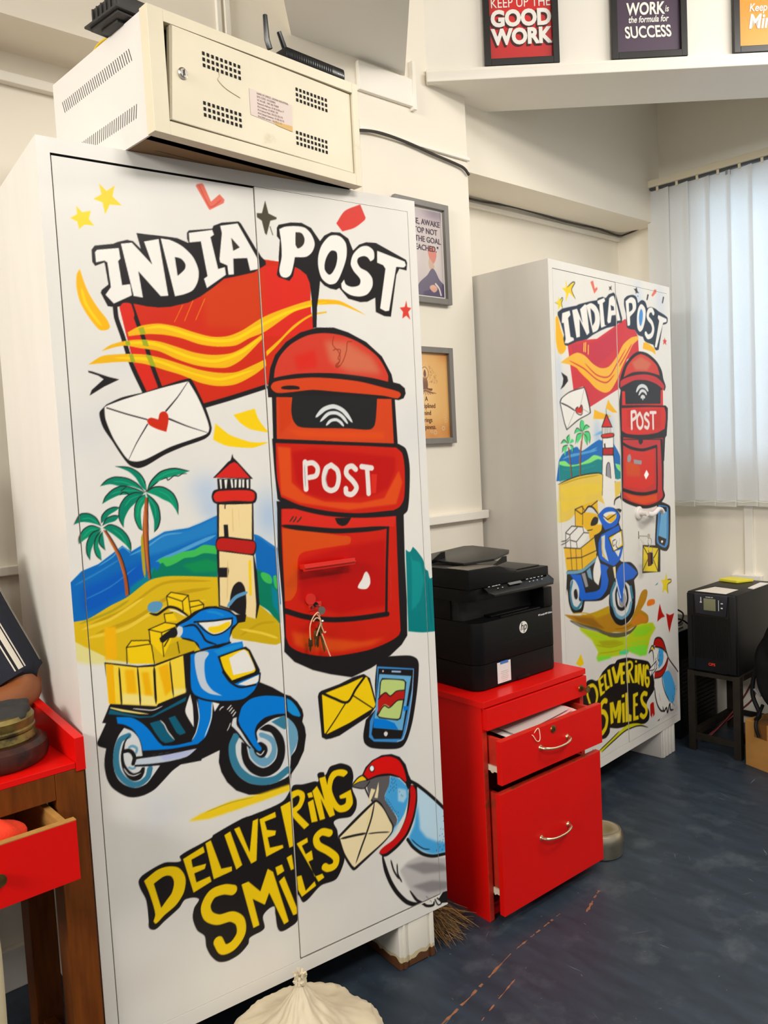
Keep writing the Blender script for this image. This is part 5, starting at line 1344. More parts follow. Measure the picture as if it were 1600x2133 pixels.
# papers lying in the open drawer
pp = thing('paper_bundle', 'bundle of papers sticking out of the open top drawer', 'papers', (RED[0], RED[1], .51), RED[2])
for i, (c, z, dz, x0, x1) in enumerate((((238, 232, 226), .005, .012, .10, .37), ((242, 238, 232), .009, .014, .105, .375), ((232, 170, 168), .014, .022, .12, .36), ((190, 178, 172), .02, .028, .10, .34), ((226, 220, 214), .012, .017, .08, .35))):
    b = MB(); y0 = -.036+i*.003
    for k in range(10):
        u0, u1 = k/10, (k+1)/10
        def Q(u, v): return (x0+(x1-x0)*u, y0+v*.2, z+(dz-z)*u+.010*u*u+.01*v)
        b.prism([Q(u0, 0), Q(u1, 0), Q(u1, 1), Q(u0, 1)], (0, 0, .0012))
    b.build('sheet', M('sheet_%d' % i, c, .7), pp, 0)
sp = MB(); sp.tube(bez([(.11, -.035, .519), (.13, -.055, .526), (.15, -.064, .545), (.155, -.066, .52), (.150, -.066, .508), (.140, -.064, .512), (.128, -.06, .53), (.12, -.04, .524)], 6), .0013, 6)
st = sp.build('string', M('cream_string', (232, 210, 180), .7)); st.location = (RED[0], RED[1], 0); st.rotation_euler = (0, 0, RED[2])
st.parent = None; tag(st, 'loop of cream string hanging over the top edge of the open upper drawer', 'string')
# ---- printer
PRX, PRY = .046, .066
a = RED[2]
pr = thing('laser_printer', 'black multifunction laser printer on top of the red drawer cabinet', 'printer', (RED[0]+cos(a)*PRX-sin(a)*PRY, RED[1]+sin(a)*PRX+cos(a)*PRY, HR+.0005), a)
PW_, PD = .366, .355
def rprism(x0, x1, y0, y1, r, z0, z1, n=8, rb=None):
    """box with rounded vertical front corners"""
    pts = []
    rb = r if rb is None else rb
    for (cx_, cy_, a0, rr) in ((x0+r, y0+r, pi, r), (x1-r, y0+r, 1.5*pi, r), (x1-rb, y1-rb, 0, rb), (x0+rb, y1-rb, .5*pi, rb)):
        for i in range(n+1): pts.append((cx_+rr*cos(a0+.5*pi*i/n), cy_+rr*sin(a0+.5*pi*i/n), z0))
    return pts, (0, 0, z1-z0)
b = MB(); b.prism(*rprism(0, PW_, 0, PD, .035, .004, .0765, rb=.01)); b.box(.17, .225, -.002, .02, .003, .012, .001); b.build('paper_drawer', black_m, pr)
b = MB(); b.prism(*rprism(0, PW_, -.001, PD, .035, .078, .200, rb=.01), .0015); b.build('front_body', black_m, pr)
b = MB(); b.prism(*rprism(.006, PW_-.012, .06, PD, .03, .200, .262, rb=.01)); b.build('inner_body', M('inner_black', (12, 12, 13), .6), pr)
b = MB(); b.box(.12, .30, .01, .07, .2, .204, .001); b.box(.10, .27, .03, .2, .201, .206, .001); b.build('output_tray', black2_m, pr)
b = MB(); b.box(PW_-.055, PW_-.014, .004, .3, .2, .262, .004); b.build('side_column', black_m, pr)
b = MB(); b.box(.0, .03, .10, .3, .2, .262, .004); b.build('side_column', black_m, pr)
b = MB(); b.prism(*rprism(-.010, PW_-.022, .012, PD, .035, .262, .298, rb=.01), .0015); b.build('scanner_base', black_m, pr)
b = MB(); b.prism([(.05, -.010, .282), (.07, -.016, .272), (.335, -.016, .272), (.345, -.010, .282), (.345, .02, .300), (.05, .02, .300)], (0, 0, .006), .0008)
cp = b.build('control_panel', black2_m, pr)
b = MB()
wm = M('panel_print', (215, 216, 220), .5)
for i, (x, w) in enumerate(((.062, .007), (.078, .012), (.092, .01), (.105, .008), (.228, .01), (.246, .01), (.262, .01), (.282, .008), (.298, .008))): b.box(x, x+w, .0, .0018, .3005, .3009, 0, rot=Matrix.Rotation(RAD(31), 3, 'X'))
for x in (.092, .112, .232, .25, .268, .29): b.box(x, x+.005, -.008, -.006, .2935, .2939, 0, rot=Matrix.Rotation(RAD(31), 3, 'X'))
b.box(.148, .205, -.006, .004, .2975, .2981, 0, rot=Matrix.Rotation(RAD(31), 3, 'X'), mat=1)
b.build('buttons', [wm, M('small_screen', (112, 116, 112), .3)], cp, 0)
b = MB(); b.prism([(-.012, .006, .300), (PW_-.026, .006, .300), (PW_-.026, .006, .328), (.19, .006, .328), (.165, .006, .333), (.135, .006, .350), (.12, .006, .3545), (-.012, .006, .357)], (0, .335, 0), .003)
b.build('document_lid', black_m, pr)
b = MB(); b.box(.15, PW_-.04, .03, .32, .3285, .3315, .001); b.box(.14, .20, .012, .25, .331, .343, .002, rot=Matrix.Rotation(RAD(12), 3, 'Y')); b.build('lid_top', M('satin_black', (34, 33, 32), .35), pr)
tan_m = M('tan_grey_top', (98, 92, 82), .35, var=(20, .06))
b = MB(); b.prism([(-.010, .01, .3575), (.085, .01, .356), (.118, .015, .3548), (.10, .10, .3548), (-.010, .10, .3575)], (0, 0, .0012)); o = b.build('feeder_cover', tan_m, pr, 0); o['label'] = 'greyish feeder cover'
b = MB(); b.prism([(.05, .085, .359), (.165, .070, .360), (.265, .10, .367), (.29, .12, .370), (.29, .28, .375), (.265, .30, .375), (.10, .30, .366), (.05, .28, .361)], (0, 0, .007), .0015); b.build('input_tray', M('satin_black'), pr)
b = MB(); b.prism([(.01, .20, .359), (.085, .20, .362), (.085, .20, .39), (.07, .20, .39)], (0, .004, 0)); b.build('paper_guide', black2_m, pr, 0)
b = MB(); b.prism([(.13, .05, .345), (.20, .05, .355), (.20, .05, .372), (.185, .05, .372)], (0, .004, 0)); b.build('paper_guide', black2_m, pr, 0)
# maker's mark, model line, label
b = MB(); b.lathe([(.0005, 0), (.0182, 0), (.0182, -.0008), (.0005, -.0008)], (.205, -.0012, .158), 40, ax='y'); lg = b.build('round_badge', M('badge_white', (226, 222, 212), .4), pr)
text_mesh('badge_letters', 'hp', .034, black2_m, lg, (.2045, -.0022, .150), bold=0, shear=.25, sx=.85)
text_mesh('model_line', 'HP LaserJet MFP 323dnw', .0075, wm, pr, (.275, -.0016, .180), align='LEFT', bold=.0001, sx=.86)
b = MB(); b.box(.083, .141, -.0022, -.0012, .010, .072, .002); b.box(.0955, .130, -.003, -.0022, .066, .074, .002, mat=1)
for i, w in enumerate((.03, .034, .026, .034, .03, .022)): b.box(.113-w*.5, .113+w*.5, -.0025, -.0022, .043-i*.0055, .0438-i*.0055, 0, mat=2)
o = b.build('paper_label', [M('label_white', (228, 222, 218), .5), M('label_blue', (70, 116, 190), .5), M('label_grey_print', (150, 145, 145), .6)], pr, 0); o['label'] = 'white setup label with a blue top tab'
b = MB(); b.box(.335, .341, -.0006, .001, .03, .05, 0); b.build('paper_gauge', dark_m, pr, 0)
b = MB(); b.box(.09, PW_-.03, -.0016, 0, .125, .1255, 0); b.build('door_line', M('seam_black', (6, 6, 6), .6), pr, 0)

# ------------------------------------------------------------------ steel tin on the floor
tin_m = M('tin_steel', (205, 192, 166), .3, 1.0, var=(18, .12), bump=(40, .1))
tn = thing('steel_tin', 'round steel lunch tin with a lid on the floor behind the open drawers', 'tin', (1.628, -.078, 0))
b = MB(); b.lathe([(.002, .0), (.066, 0), (.070, .004), (.071, .046), (.002, .046)], n=48); b.build('bowl', tin_m, tn)
b = MB(); b.lathe([(.002, .046), (.0735, .046), (.0735, .05), (.0725, .066), (.066, .078), (.058, .080), (.052, .077), (.030, .078), (.002, .079)], n=48); b.build('lid', tin_m, tn)
# ------------------------------------------------------------------ grass broom under the near cupboard
br = thing('grass_broom', 'brown grass broom lying on the floor under the right end of the near cupboard', 'broom', (.92, .06, 0), 0)
b = MB()
for k in range(240):
    s = random.gauss(0, 1); ang = RAD(-72+s*22+random.uniform(-6, 6)); l = random.uniform(.09, .17); z0 = random.uniform(.008, .06)
    p0 = Vector((random.uniform(-.03, .02), random.uniform(-.02, .03), z0)); d = Vector((cos(ang), sin(ang), 0))
    p1 = p0+d*l*.55+Vector((0, 0, .004)); p2 = p0+d*l; p2.z = .003+random.uniform(0, .02)
    b.tube([p0, p1, p2], [.0014, .001, .0004], 3, mat=k % 3)
o = b.build('bristles', [M('straw_dark', (104, 74, 34), .8), M('straw', (156, 116, 56), .8), M('straw_deep', (72, 52, 28), .8)], br, 0); o['kind'] = 'stuff'
b = MB(); b.tube(bez([(.0, .02, .035), (-.03, .07, .032), (-.10, .13, .028), (-.5, .22, .03)], 5), [.030, .027, .025, .022, .02]+[.015]*11, 12); b.build('handle', M('cane_binding', (120, 92, 50), .7, var=(60, .2)), br)
# ------------------------------------------------------------------ white woven sack
bm = bmesh.new(); bmesh.ops.create_icosphere(bm, subdivisions=6, radius=1.0)
rnd = random.Random(3)
from mathutils import noise
def crease(p, f):
    return abs(noise.noise(Vector((p.x*f, p.y*f, p.z*f*1.3))))
for v in bm.verts:
    n = v.co.copy(); a = math.atan2(n.y, n.x)
    up = max(0.0, n.z)
    pleat = .05*up*abs(sin(a*7+2.2*noise.noise(n*1.5)))*(1-.4*up)
    r = 1-.10*crease(n+Vector((3, 1, 2)), 2.2)-.06*crease(n, 5)-.03*crease(n, 11)+pleat
    x, y, z = n.x*.205*r, n.y*.185*r, n.z*.10*r
    top = min(1.0, max(0, n.z-.55)/.45); k = 1-.88*top**.85
    x = x*k+.012*top; y = y*k; z = z+.075*top**1.7
    v.co = (x, y, max(z+.088, .0))
me = bpy.data.meshes.new('sack'); bm.to_mesh(me); bm.free(); me.polygons.foreach_set('use_smooth', [True]*len(me.polygons))
me.materials.append(M('woven_sack', (206, 192, 164), .7, var=(9, .08), bump=(45, .5)))
sk = thing('woven_sack', 'crumpled off-white woven sack on the floor in front of the near cupboard', 'sack', (.318, -.232, 0), .5)
o = bpy.data.objects.new('bag', me); COL.objects.link(o); o.parent = sk
b = MB()
for k in range(9):
    a = k*.7; c = Vector((.012, 0, .256)); b.tube([c+Vector((cos(a)*.010, sin(a)*.010, -.006)), c+Vector((cos(a)*.008, sin(a)*.008, .008)), c+Vector((cos(a)*.014, sin(a)*.014, .016+.006*sin(k*2.3)))], [.005, .004, .003], 6)
b.tube([(.002, -.011, .256), (.023, -.008, .257), (.022, .011, .256), (.001, .010, .257), (.002, -.011, .256)], .0025, 6)
b.build('tied_neck', M('woven_sack'), sk)
# ------------------------------------------------------------------ red topped desk at the left
wood_m = M('brown_wood', (106, 54, 12), .5, spec=.2, var=(14, .3, (6, 6, .7)), bump=(60, .15), dirt=((70, 38, 14), 4, .56, .2))
rawwood_m = M('raw_wood_edge', (176, 128, 62), .6, var=(30, .2, (1, 1, 8)))
dk = thing('desk', 'brown wooden desk with red top and an open red drawer, at the left edge', 'desk', (0, 0, 0))
DX0, DX1, DY0, DY1, DZ = -.95, -.026, -.022, .285, .775
b = MB(); b.box(DX0, DX1, DY0, DY1, DZ-.012, DZ, .0008); b.build('top', red_m, dk, 0)
b = MB(); b.prism([(-.0255, DY0-.002, .757), (-.0255, DY0-.002, .823), (-.0255, DY1-.05, .850), (-.0255, DY1, .850), (-.0255, DY1, .757)], (.0185, 0, 0), .0008); o = b.build('side_lip', red_m, dk, 0)
for (x0, y0) in ((-.067, DY0+.001), (-.067, DY1-.058), (DX0+.01, DY0+.001), (DX0+.01, DY1-.058)):
    b = MB(); b.box(x0, x0+.057, y0, y0+.055, 0, DZ-.0125, .002); b.build('leg', wood_m, dk, 0)
b = MB(); b.box(DX0+.067, -.0672, DY0+.001, DY0+.022, .712, DZ-.0125, .001); b.box(DX0+.067, -.0672, DY1-.03, DY1-.008, .70, DZ-.0125, .001)
b.build('apron', wood_m, dk, 0)
for bx in ((-.064, -.034, DY0+.056, DY1-.058, .715, DZ-.0125, .001), (-.056, -.030, DY0+.056, DY1-.058, .09, .13, .002), (DX0+.02, DX0+.05, DY0+.056, DY1-.058, .09, .13, .002)):
    b = MB(); b.box(*bx); b.build('side_rail', wood_m, dk, 0)
b = MB(); b.box(-.345, -.0635, -.112, -.097, .588, .700, .0008); dd = b.build('drawer', red_m, dk, 0)
b = MB(); b.box(-.345, -.0635, -.112, -.097, .700, .7022, .0004); b.box(-.335, -.322, -.097, .20, .60, .69, .0005); b.box(-.088, -.075, -.097, .20, .60, .698, .0005); b.box(-.322, -.088, -.097, .20, .60, .606); b.box(-.322, -.088, .19, .20, .606, .69); o = b.build('drawer_box', rawwood_m, dd, 0)
b = MB(); b.cyl((-.205, -.112, .645), (-.205, -.128, .645), .008, .012, 20); b.build('knob', brass_m, dd)
bm = bmesh.new(); bmesh.ops.create_icosphere(bm, subdivisions=4, radius=1)
for v in bm.verts:
    n = v.co.copy(); r = 1+.06*sin(7*n.x+3*n.y)+.05*sin(9*n.z+5*n.x); v.co = (n.x*.075*r, n.y*.05*r, max(-.05, n.z*.055*r))
me = bpy.data.meshes.new('orange_cloth'); bm.to_mesh(me); bm.free(); me.polygons.foreach_set('use_smooth', [True]*len(me.polygons)); me.materials.append(M('orange_fabric', (232, 58, 22), .85, bump=(260, .5)))
o = bpy.data.objects.new('folded_cloth', me); COL.objects.link(o); o.location = (-.205, -.035, .668); tag(o, 'bright orange-red cloth stuffed in the open desk drawer', 'cloth')
# stamp cushion
sc = thing('stamp_cushion', 'round wooden stamp cushion with a brass rim and black cloth on the red desk', 'stamp pad', (-.135, .100, DZ+.0005))
b = MB(); b.lathe([(.05, 0), (.086, 0), (.094, .008), (.097, .022), (.094, .037), (.084, .046), (.05, .046)], n=56); b.build('wooden_base', M('dark_red_wood', (70, 36, 28), .4, spec=.3, var=(22, .35), dirt=((34, 24, 22), 14, .5, .15)), sc)
b = MB(); b.lathe([(.04, .045), (.073, .045), (.0755, .05), (.0715, .063), (.0745, .067), (.0745, .071), (.072, .074), (.0735, .09), (.068, .098), (.04, .098)], n=56); b.build('brass_rim', M('tarnished_brass', (116, 100, 50), .42, .6, var=(34, .45), bump=(30, .5), dirt=((58, 48, 28), 24, .52, .12)), sc)
bm = bmesh.new(); bmesh.ops.create_uvsphere(bm, u_segments=40, v_segments=16, radius=1)
for v in bm.verts:
    n = v.co.copy(); r = 1+.05*sin(5*math.atan2(n.y, n.x)+2*n.z)+.04*sin(11*math.atan2(n.y, n.x)); v.co = (n.x*.068*r, n.y*.068*r, .094+max(-.012, n.z*.016*r)-.02*max(0, -n.y-.55)+.012*max(0, n.x))
me = bpy.data.meshes.new('black_cloth'); bm.to_mesh(me); bm.free(); me.polygons.foreach_set('use_smooth', [True]*len(me.polygons)); me.materials.append(M('inky_cloth', (44, 42, 40), .9, var=(40, .3), bump=(120, .6)))
o = bpy.data.objects.new('cloth_pad', me); COL.objects.link(o); o.parent = sc

# ------------------------------------------------------------------ the seated person (only the elbow is in the picture)
ps = thing('person', 'seated person in a navy striped shirt bending an elbow over the red desk', 'person', (-.30, .45, 0))
OX, OY = -.30, .45
skin_m = M('brown_skin', (142, 82, 42), .5, var=(30, .06), bump=(180, .1))
navy_m = M('navy_knit', (22, 26, 40), .85, var=(300, .15), bump=(400, .4))
creamst_m = M('cream_stripe', (214, 206, 190), .85, bump=(400, .3)); blackst_m = M('black_stripe', (12, 12, 14), .85)
trouser_m = M('cream_trousers', (206, 194, 158), .8, bump=(200, .3))
def skinned(name, chains, mat, parent, sub=2, root=0):
    """one continuous surface grown round joined chains of (point, radius)"""
    V, E, R, key = [], [], [], {}
    for ch in chains:
        last = None
        for (p, r) in ch:
            k = tuple(round(c, 4) for c in p)
            if k not in key: key[k] = len(V); V.append(p); R.append(r)
            i = key[k]
            if last is not None and last != i: E.append((last, i))
            last = i
    me = bpy.data.meshes.new('tmp'); me.from_pydata(V, E, []); to = bpy.data.objects.new('tmp', me); COL.objects.link(to)
    md = to.modifiers.new('s', 'SKIN'); md.use_smooth_shade = True
    for i, sv in enumerate(me.skin_vertices[0].data): sv.radius = (R[i], R[i]) if not hasattr(R[i], '__len__') else R[i]; sv.use_root = (i == root)
    sb = to.modifiers.new('u', 'SUBSURF'); sb.levels = sub; sb.render_levels = sub
    dg = bpy.context.evaluated_depsgraph_get(); dg.update(); m2 = bpy.data.meshes.new_from_object(to.evaluated_get(dg)); bpy.data.objects.remove(to)
    m2.name = name; m2.materials.clear(); m2.materials.append(mat); m2.polygons.foreach_set('use_smooth', [True]*len(m2.polygons))
    o = bpy.data.objects.new(name, m2); COL.objects.link(o); o.parent = parent; return o
def rel(p): return (p[0]-OX, p[1]-OY, p[2])
pel, bel, che, nek = rel((-.30, .46, .53)), rel((-.30, .455, .74)), rel((-.30, .44, .98)), rel((-.30, .43, 1.18))
shL, elL, wrL = rel((-.118, .37, 1.125)), rel((-.022, .250, .860)), rel((-.255, .12, .835))
shR, elR, wrR = rel((-.480, .42, 1.125)), rel((-.55, .30, .862)), rel((-.42, .08, .835))
chains = [[(pel, .12), (bel, .12), (che, .125), (nek, .055), (rel((-.30, .42, 1.24)), .052), (rel((-.30, .40, 1.32)), .082), (rel((-.30, .395, 1.41)), .078)],
          [(che, .125), (shL, .058), (rel((-.072, .314, .99)), .047), (elL, .050), (rel((-.14, .19, .852)), .037), (wrL, .026)],
          [(che, .125), (shR, .058), (rel((-.52, .36, .99)), .047), (elR, .043), (rel((-.49, .19, .852)), .037), (wrR, .026)],
          [(pel, .12), (rel((-.235, .34, .505)), .078), (rel((-.24, .03, .50)), .06), (rel((-.24, .02, .28)), .05), (rel((-.24, .03, .075)), .036), (rel((-.24, -.10, .038)), .03)],
          [(pel, .12), (rel((-.375, .34, .505)), .078), (rel((-.46, .03, .50)), .06), (rel((-.47, .02, .28)), .05), (rel((-.47, .03, .075)), .036), (rel((-.47, -.10, .038)), .03)]]
for (w, sgn, dx, dy) in ((wrL, 1, -.08, -.055), (wrR, -1, .03, -.092)):   # hands: palm, four fingers, thumb
    d = Vector((dx, dy, -.008)).normalized(); side = Vector((-d.y, d.x, 0))*sgn; W = Vector(w); palm = W+d*.045
    chains.append([(w, .026), (tuple(palm), .028)])
    for k, (off, ln) in enumerate(((.027, .070), (.010, .078), (-.008, .073), (-.025, .058))):
        base = palm+d*.028+side*off; chains.append([(tuple(palm), .028), (tuple(base), .0105), (tuple(base+d*ln*.5+Vector((0, 0, .006))), .009), (tuple(base+d*ln+Vector((0, 0, -.012))), .0075)])
    tb = W+d*.025+side*.028; chains.append([(tuple(W+d*.02), .024), (tuple(tb), .012), (tuple(tb+d*.03+side*.018), .0095), (tuple(tb+d*.055+side*.02), .008)])
body = skinned('body', [[(p if isinstance(p, tuple) else tuple(p), r) for p, r in c] for c in chains], skin_m, ps)
# face: nose, ears, eyes, mouth joined to the head
b = MB(); hc = Vector(rel((-.30, .395, 1.37)))
b.tube([hc+Vector((0, -.078, .012)), hc+Vector((0, -.092, -.012)), hc+Vector((0, -.084, -.022))], [.007, .012, .009], 10)
for s in (-1, 1):
    b.lathe([(.002, -.006), (.018, -.004), (.02, .004), (.002, .006)], hc+Vector((s*.078, .005, -.005)), 14, ax='y')
b.build('nose_and_ears', skin_m, ps)
b = MB()
for s in (-1, 1): b.lathe([(.001, 0), (.011, .002), (.001, .006)], hc+Vector((s*.031, -.078, .016)), 14, ax='y')
b.build('eyes', M('eye_white', (225, 222, 215), .3), ps)
b = MB(); b.tube([hc+Vector((-.024, -.073, -.047)), hc+Vector((0, -.081, -.049)), hc+Vector((.024, -.073, -.047))], [.003, .006, .003], 8); b.build('mouth', M('lips', (120, 62, 52), .5), ps)
skinned('hair', [[(tuple(hc+Vector((0, -.035, .055))), .055), (tuple(hc+Vector((0, .02, .055))), .07), (tuple(hc+Vector((0, .05, .0))), .06)]], M('black_hair', (18, 15, 14), .6, bump=(300, .8)), ps)
# shirt: torso plus two sleeves, striped along the sleeve
def loft(rings_c, radii, n, matf, closed_start=False):
    b = MB(); P = [Vector(c) for c in rings_c]; rings = []; ref = Vector((.55, -.83, 0)).normalized()
    for i, c in enumerate(P):
        t = (P[min(i+1, len(P)-1)]-P[max(i-1, 0)]).normalized(); u = (ref-t*ref.dot(t)).normalized(); v = t.cross(u); r = radii[i]; rx, ry = r if hasattr(r, '__len__') else (r, r)
        rings.append([b.bm.verts.new(c+u*rx*cos(2*pi*j/n)+v*ry*sin(2*pi*j/n)) for j in range(n)])
    for i in range(len(rings)-1):
        for j in range(n):
            f = b.bm.faces.new((rings[i][j], rings[i][(j+1) % n], rings[i+1][(j+1) % n], rings[i+1][j])); f.material_index = matf(i, j, n)
    return b
def sleeve(sh, el, ln):
    a, e = Vector(sh), Vector(el); d = e-a; cs = [a-d*.12+Vector((0, 0, .02)), a, a+d*.18, a+d*.4, a+d*.6, a+d*.75, a+d*ln*.97, a+d*ln, a+d*ln]; rd = [.062, .066, .063, .060, .0585, .0575, .0565, .056, .049]
    def mf(i, j, n):
        q = j % n
        for c0 in (8, 40, 78, 110):
            k = q-c0
            if i < 6 and 0 <= k < 9: return (1, 2, 1, 1, 1, 1, 2, 2, 1)[k] if k not in (1, 6, 7) else 2
        return 0
    return loft(cs, rd, 128, mf)
s1 = sleeve(shL, elL, .86).build('sleeve', [navy_m, creamst_m, blackst_m], ps, 60)
s2 = sleeve(shR, elR, .86).build('sleeve', [navy_m, creamst_m, blackst_m], ps, 60)
tb = loft([rel((-.30, .46, .55)), rel((-.30, .457, .70)), rel((-.30, .445, .90)), rel((-.30, .437, 1.06)), rel((-.30, .432, 1.13)), rel((-.30, .43, 1.175)), rel((-.30, .427, 1.20))], [(.142, .142), (.14, .14), (.14, .14), (.15, .145), (.13, .12), (.085, .085), (.062, .062)], 48, lambda i, j, n: 0)
tb.build('shirt', navy_m, ps, 60)
skinned('trousers', [[(rel((-.30, .46, .58)), .128), (rel((-.30, .45, .53)), .13), (rel((-.235, .34, .505)), .086), (rel((-.24, .025, .50)), .070), (rel((-.24, .015, .28)), .064), (rel((-.24, .03, .085)), .060)],
                     [(rel((-.30, .45, .53)), .13), (rel((-.375, .34, .505)), .086), (rel((-.46, .025, .50)), .070), (rel((-.47, .015, .28)), .064), (rel((-.47, .03, .085)), .060)]], trouser_m, ps)
for x in (-.24, -.47):
    b = MB(); c = rel((x, -.05, .0)); b.prism(*rprism(c[0]-.045, c[0]+.045, c[1]-.13, c[1]+.11, .04, .0, .055, rb=.03), .012); b.build('shoe', M('black_leather', (24, 22, 22), .4), ps)
sl_ = thing('stool', 'plain wooden stool under the seated person, behind the red desk', 'stool', (-.30, .46, 0))
b = MB(); b.box(-.15, .15, -.12, .14, .37, .39, .004); b.build('seat', wood_m, sl_, 0)
for (x, y) in ((-.13, -.10), (.10, -.10), (-.13, .10), (.10, .10)):
    b = MB(); b.box(x, x+.03, y, y+.03, 0, .3695, .002); b.build('leg', wood_m, sl_, 0)

# ------------------------------------------------------------------ framed prints
def canvas_print(name, w, h, base, parent, y, x0, z0, draw, res=1.5):
    c = Canvas(0, 0, w*1000, h*1000, res, res, base); draw(c)
    o = grid_mesh(name, [(0, w, 0, h, 0)], [], c, parent, [M('print_surface', None, .35, attr=True, coat=1.0)]); o.location = (x0, y, z0); return o
def picture(label, frame, x0, x1, z0, z1, fw, fm, base, draw, yoff, mount=0, group=None):
    t = thing('framed_print', label, 'framed print', loc_fr(frame, x0, yoff, z0), frame[2], group)
    W, Hh = x1-x0, z1-z0; b = MB(); d = .018
    for (a, c, e, f) in ((0, fw, 0, Hh), (W-fw, W, 0, Hh), (fw, W-fw, 0, fw), (fw, W-fw, Hh-fw, Hh)): b.box(a, c, -d, -.001, e, f, .0015)
    b.build('frame', fm, t, 0)
    if mount:
        b = MB(); b.box(fw, W-fw, -.004, -.001, fw, Hh-fw); b.build('mount', M('white_mount', (236, 232, 222), .7), t, 0)
    i = fw+mount; p = canvas_print('print', W-2*i, Hh-2*i, base, t, -.0046, i, i, draw)
    return t, p, W-2*i, Hh-2*i
def loc_fr(f, x, y, z): return (f[0]+cos(f[2])*x-sin(f[2])*y, f[1]+sin(f[2])*x+cos(f[2])*y, z)
bf_m = M('black_frame', (22, 20, 19), .35, var=(40, .2)); gf_m = M('grey_frame', (126, 122, 118), .4, var=(5, .04, (8, 8, 1)))
tw_m = M('white_print', (244, 240, 232), .6)
fi = .022
def dr(c): c.blob((110, 150), 160, 130, (226, 18, 16), .8)
t, p, w, h = picture('red framed print reading GOOD WORK, on the beam near the pillar', DI, .2, .457, 2.6535, 3.02, fi, bf_m, (196, 12, 14), dr, -.002)
for s, z, sz, bo in (('KEEP UP THE', .172, .046, .0), ('GOOD', .112, .072, .0035), ('WORK', .050+.002, .070, .0035)):
    text_mesh('lettering', s, sz, tw_m, p, (w*.5+.002, -.0012, z), bold=bo, sx=.78 if bo == 0 else .92)
    if bo: text_mesh('letter_shadow', s, sz, M('shadow_ink', (60, 10, 12), .6), p, (w*.5-.003, -.0006, z-.006), bold=bo+.001, sx=.92)
t, p, w, h = picture('purple framed print about work and success, middle of the beam', DI, .637, .897, 2.6535, 3.02, fi, bf_m, (66, 44, 70), lambda c: c.blob((100, 40), 120, 60, (74, 52, 78), .6), -.002)
for s, x, z, sz, bo, sh in (('HARD', .5, .178, .062, .001, .0), ('WORK', .46, .126, .056, .0016, .05), ('is', .80, .132, .03, .0005, .2), ('the formula for', .5, .100, .030, .0006, .25), ('SUCCESS', .5, .050, .054, .0012, -.1)):
    text_mesh('lettering', s, sz, tw_m, p, (w*x, -.0012, z), bold=bo, shear=sh, sx=.74)
t, p, w, h = picture('orange framed print cut by the right edge of the picture, on the beam', DI, 1.056, 1.315, 2.6535, 3.02, fi, bf_m, (240, 150, 22), lambda c: c.blob((60, 40), 120, 60, (246, 164, 40), .6), -.002)
for s, x, z, sz, bo in (('Keep a', .36, .118, .036, .0006), ('Min', .34, .062, .066, .0018)): text_mesh('lettering', s, sz, tw_m, p, (w*x, -.0012, z), bold=bo, shear=.2, sx=.82)
PIL = (0, .4385, 0)
def draw_fig(c):
    W, Hh = 206.0, 300.0
    c.blob((40, 280), 60, 40, (168, 158, 170), .7); c.blob((170, 285), 70, 30, (112, 96, 118), .8); c.blob((150, 120), 60, 90, (206, 196, 190), .8); c.blob((40, 150), 60, 120, (232, 226, 226), .6)
    c.fill(smooth([(128, 158, 0), (140, 172, 0), (160, 168, 0), (170, 145, 0), (162, 122, 0), (150, 112, 0), (138, 122, 0)], True, 6), (206, 110, 92)); c.fill(smooth([(134, 128, 0), (150, 116, 0), (158, 100, 0), (142, 88, 0), (130, 104, 0)], True, 6), (196, 160, 138))
    c.fill(smooth([(60, 0, True), (80, 40, 0), (120, 70, 0), (150, 96, 0), (180, 60, 0), (204, 40, 0), (205, 0, True)], True, 6), (66, 54, 96)); c.fill(smooth([(130, 30, 0), (150, 40, 0), (168, 28, 0), (150, 14, 0)], True, 6), (214, 160, 136)); c.stroke([(160, 44), (176, 30), (184, 8)], 7, '-', (222, 206, 196))
t, p, w, h = picture('upper grey framed print with a quotation, hung on the pillar', PIL, 1.305, 1.558, 1.858, 2.203, .020, gf_m, (190, 176, 176), draw_fig, -.002, .006)
for i, s in enumerate(('"ARISE, AWAKE', '& STOP NOT', 'TILL THE GOAL', 'IS REACHED."')): text_mesh('lettering', s, .027, M('quote_ink', (84, 70, 84), .6), p, (w*.52, -.0008, h-.052-i*.029), bold=.0003, sx=.95)
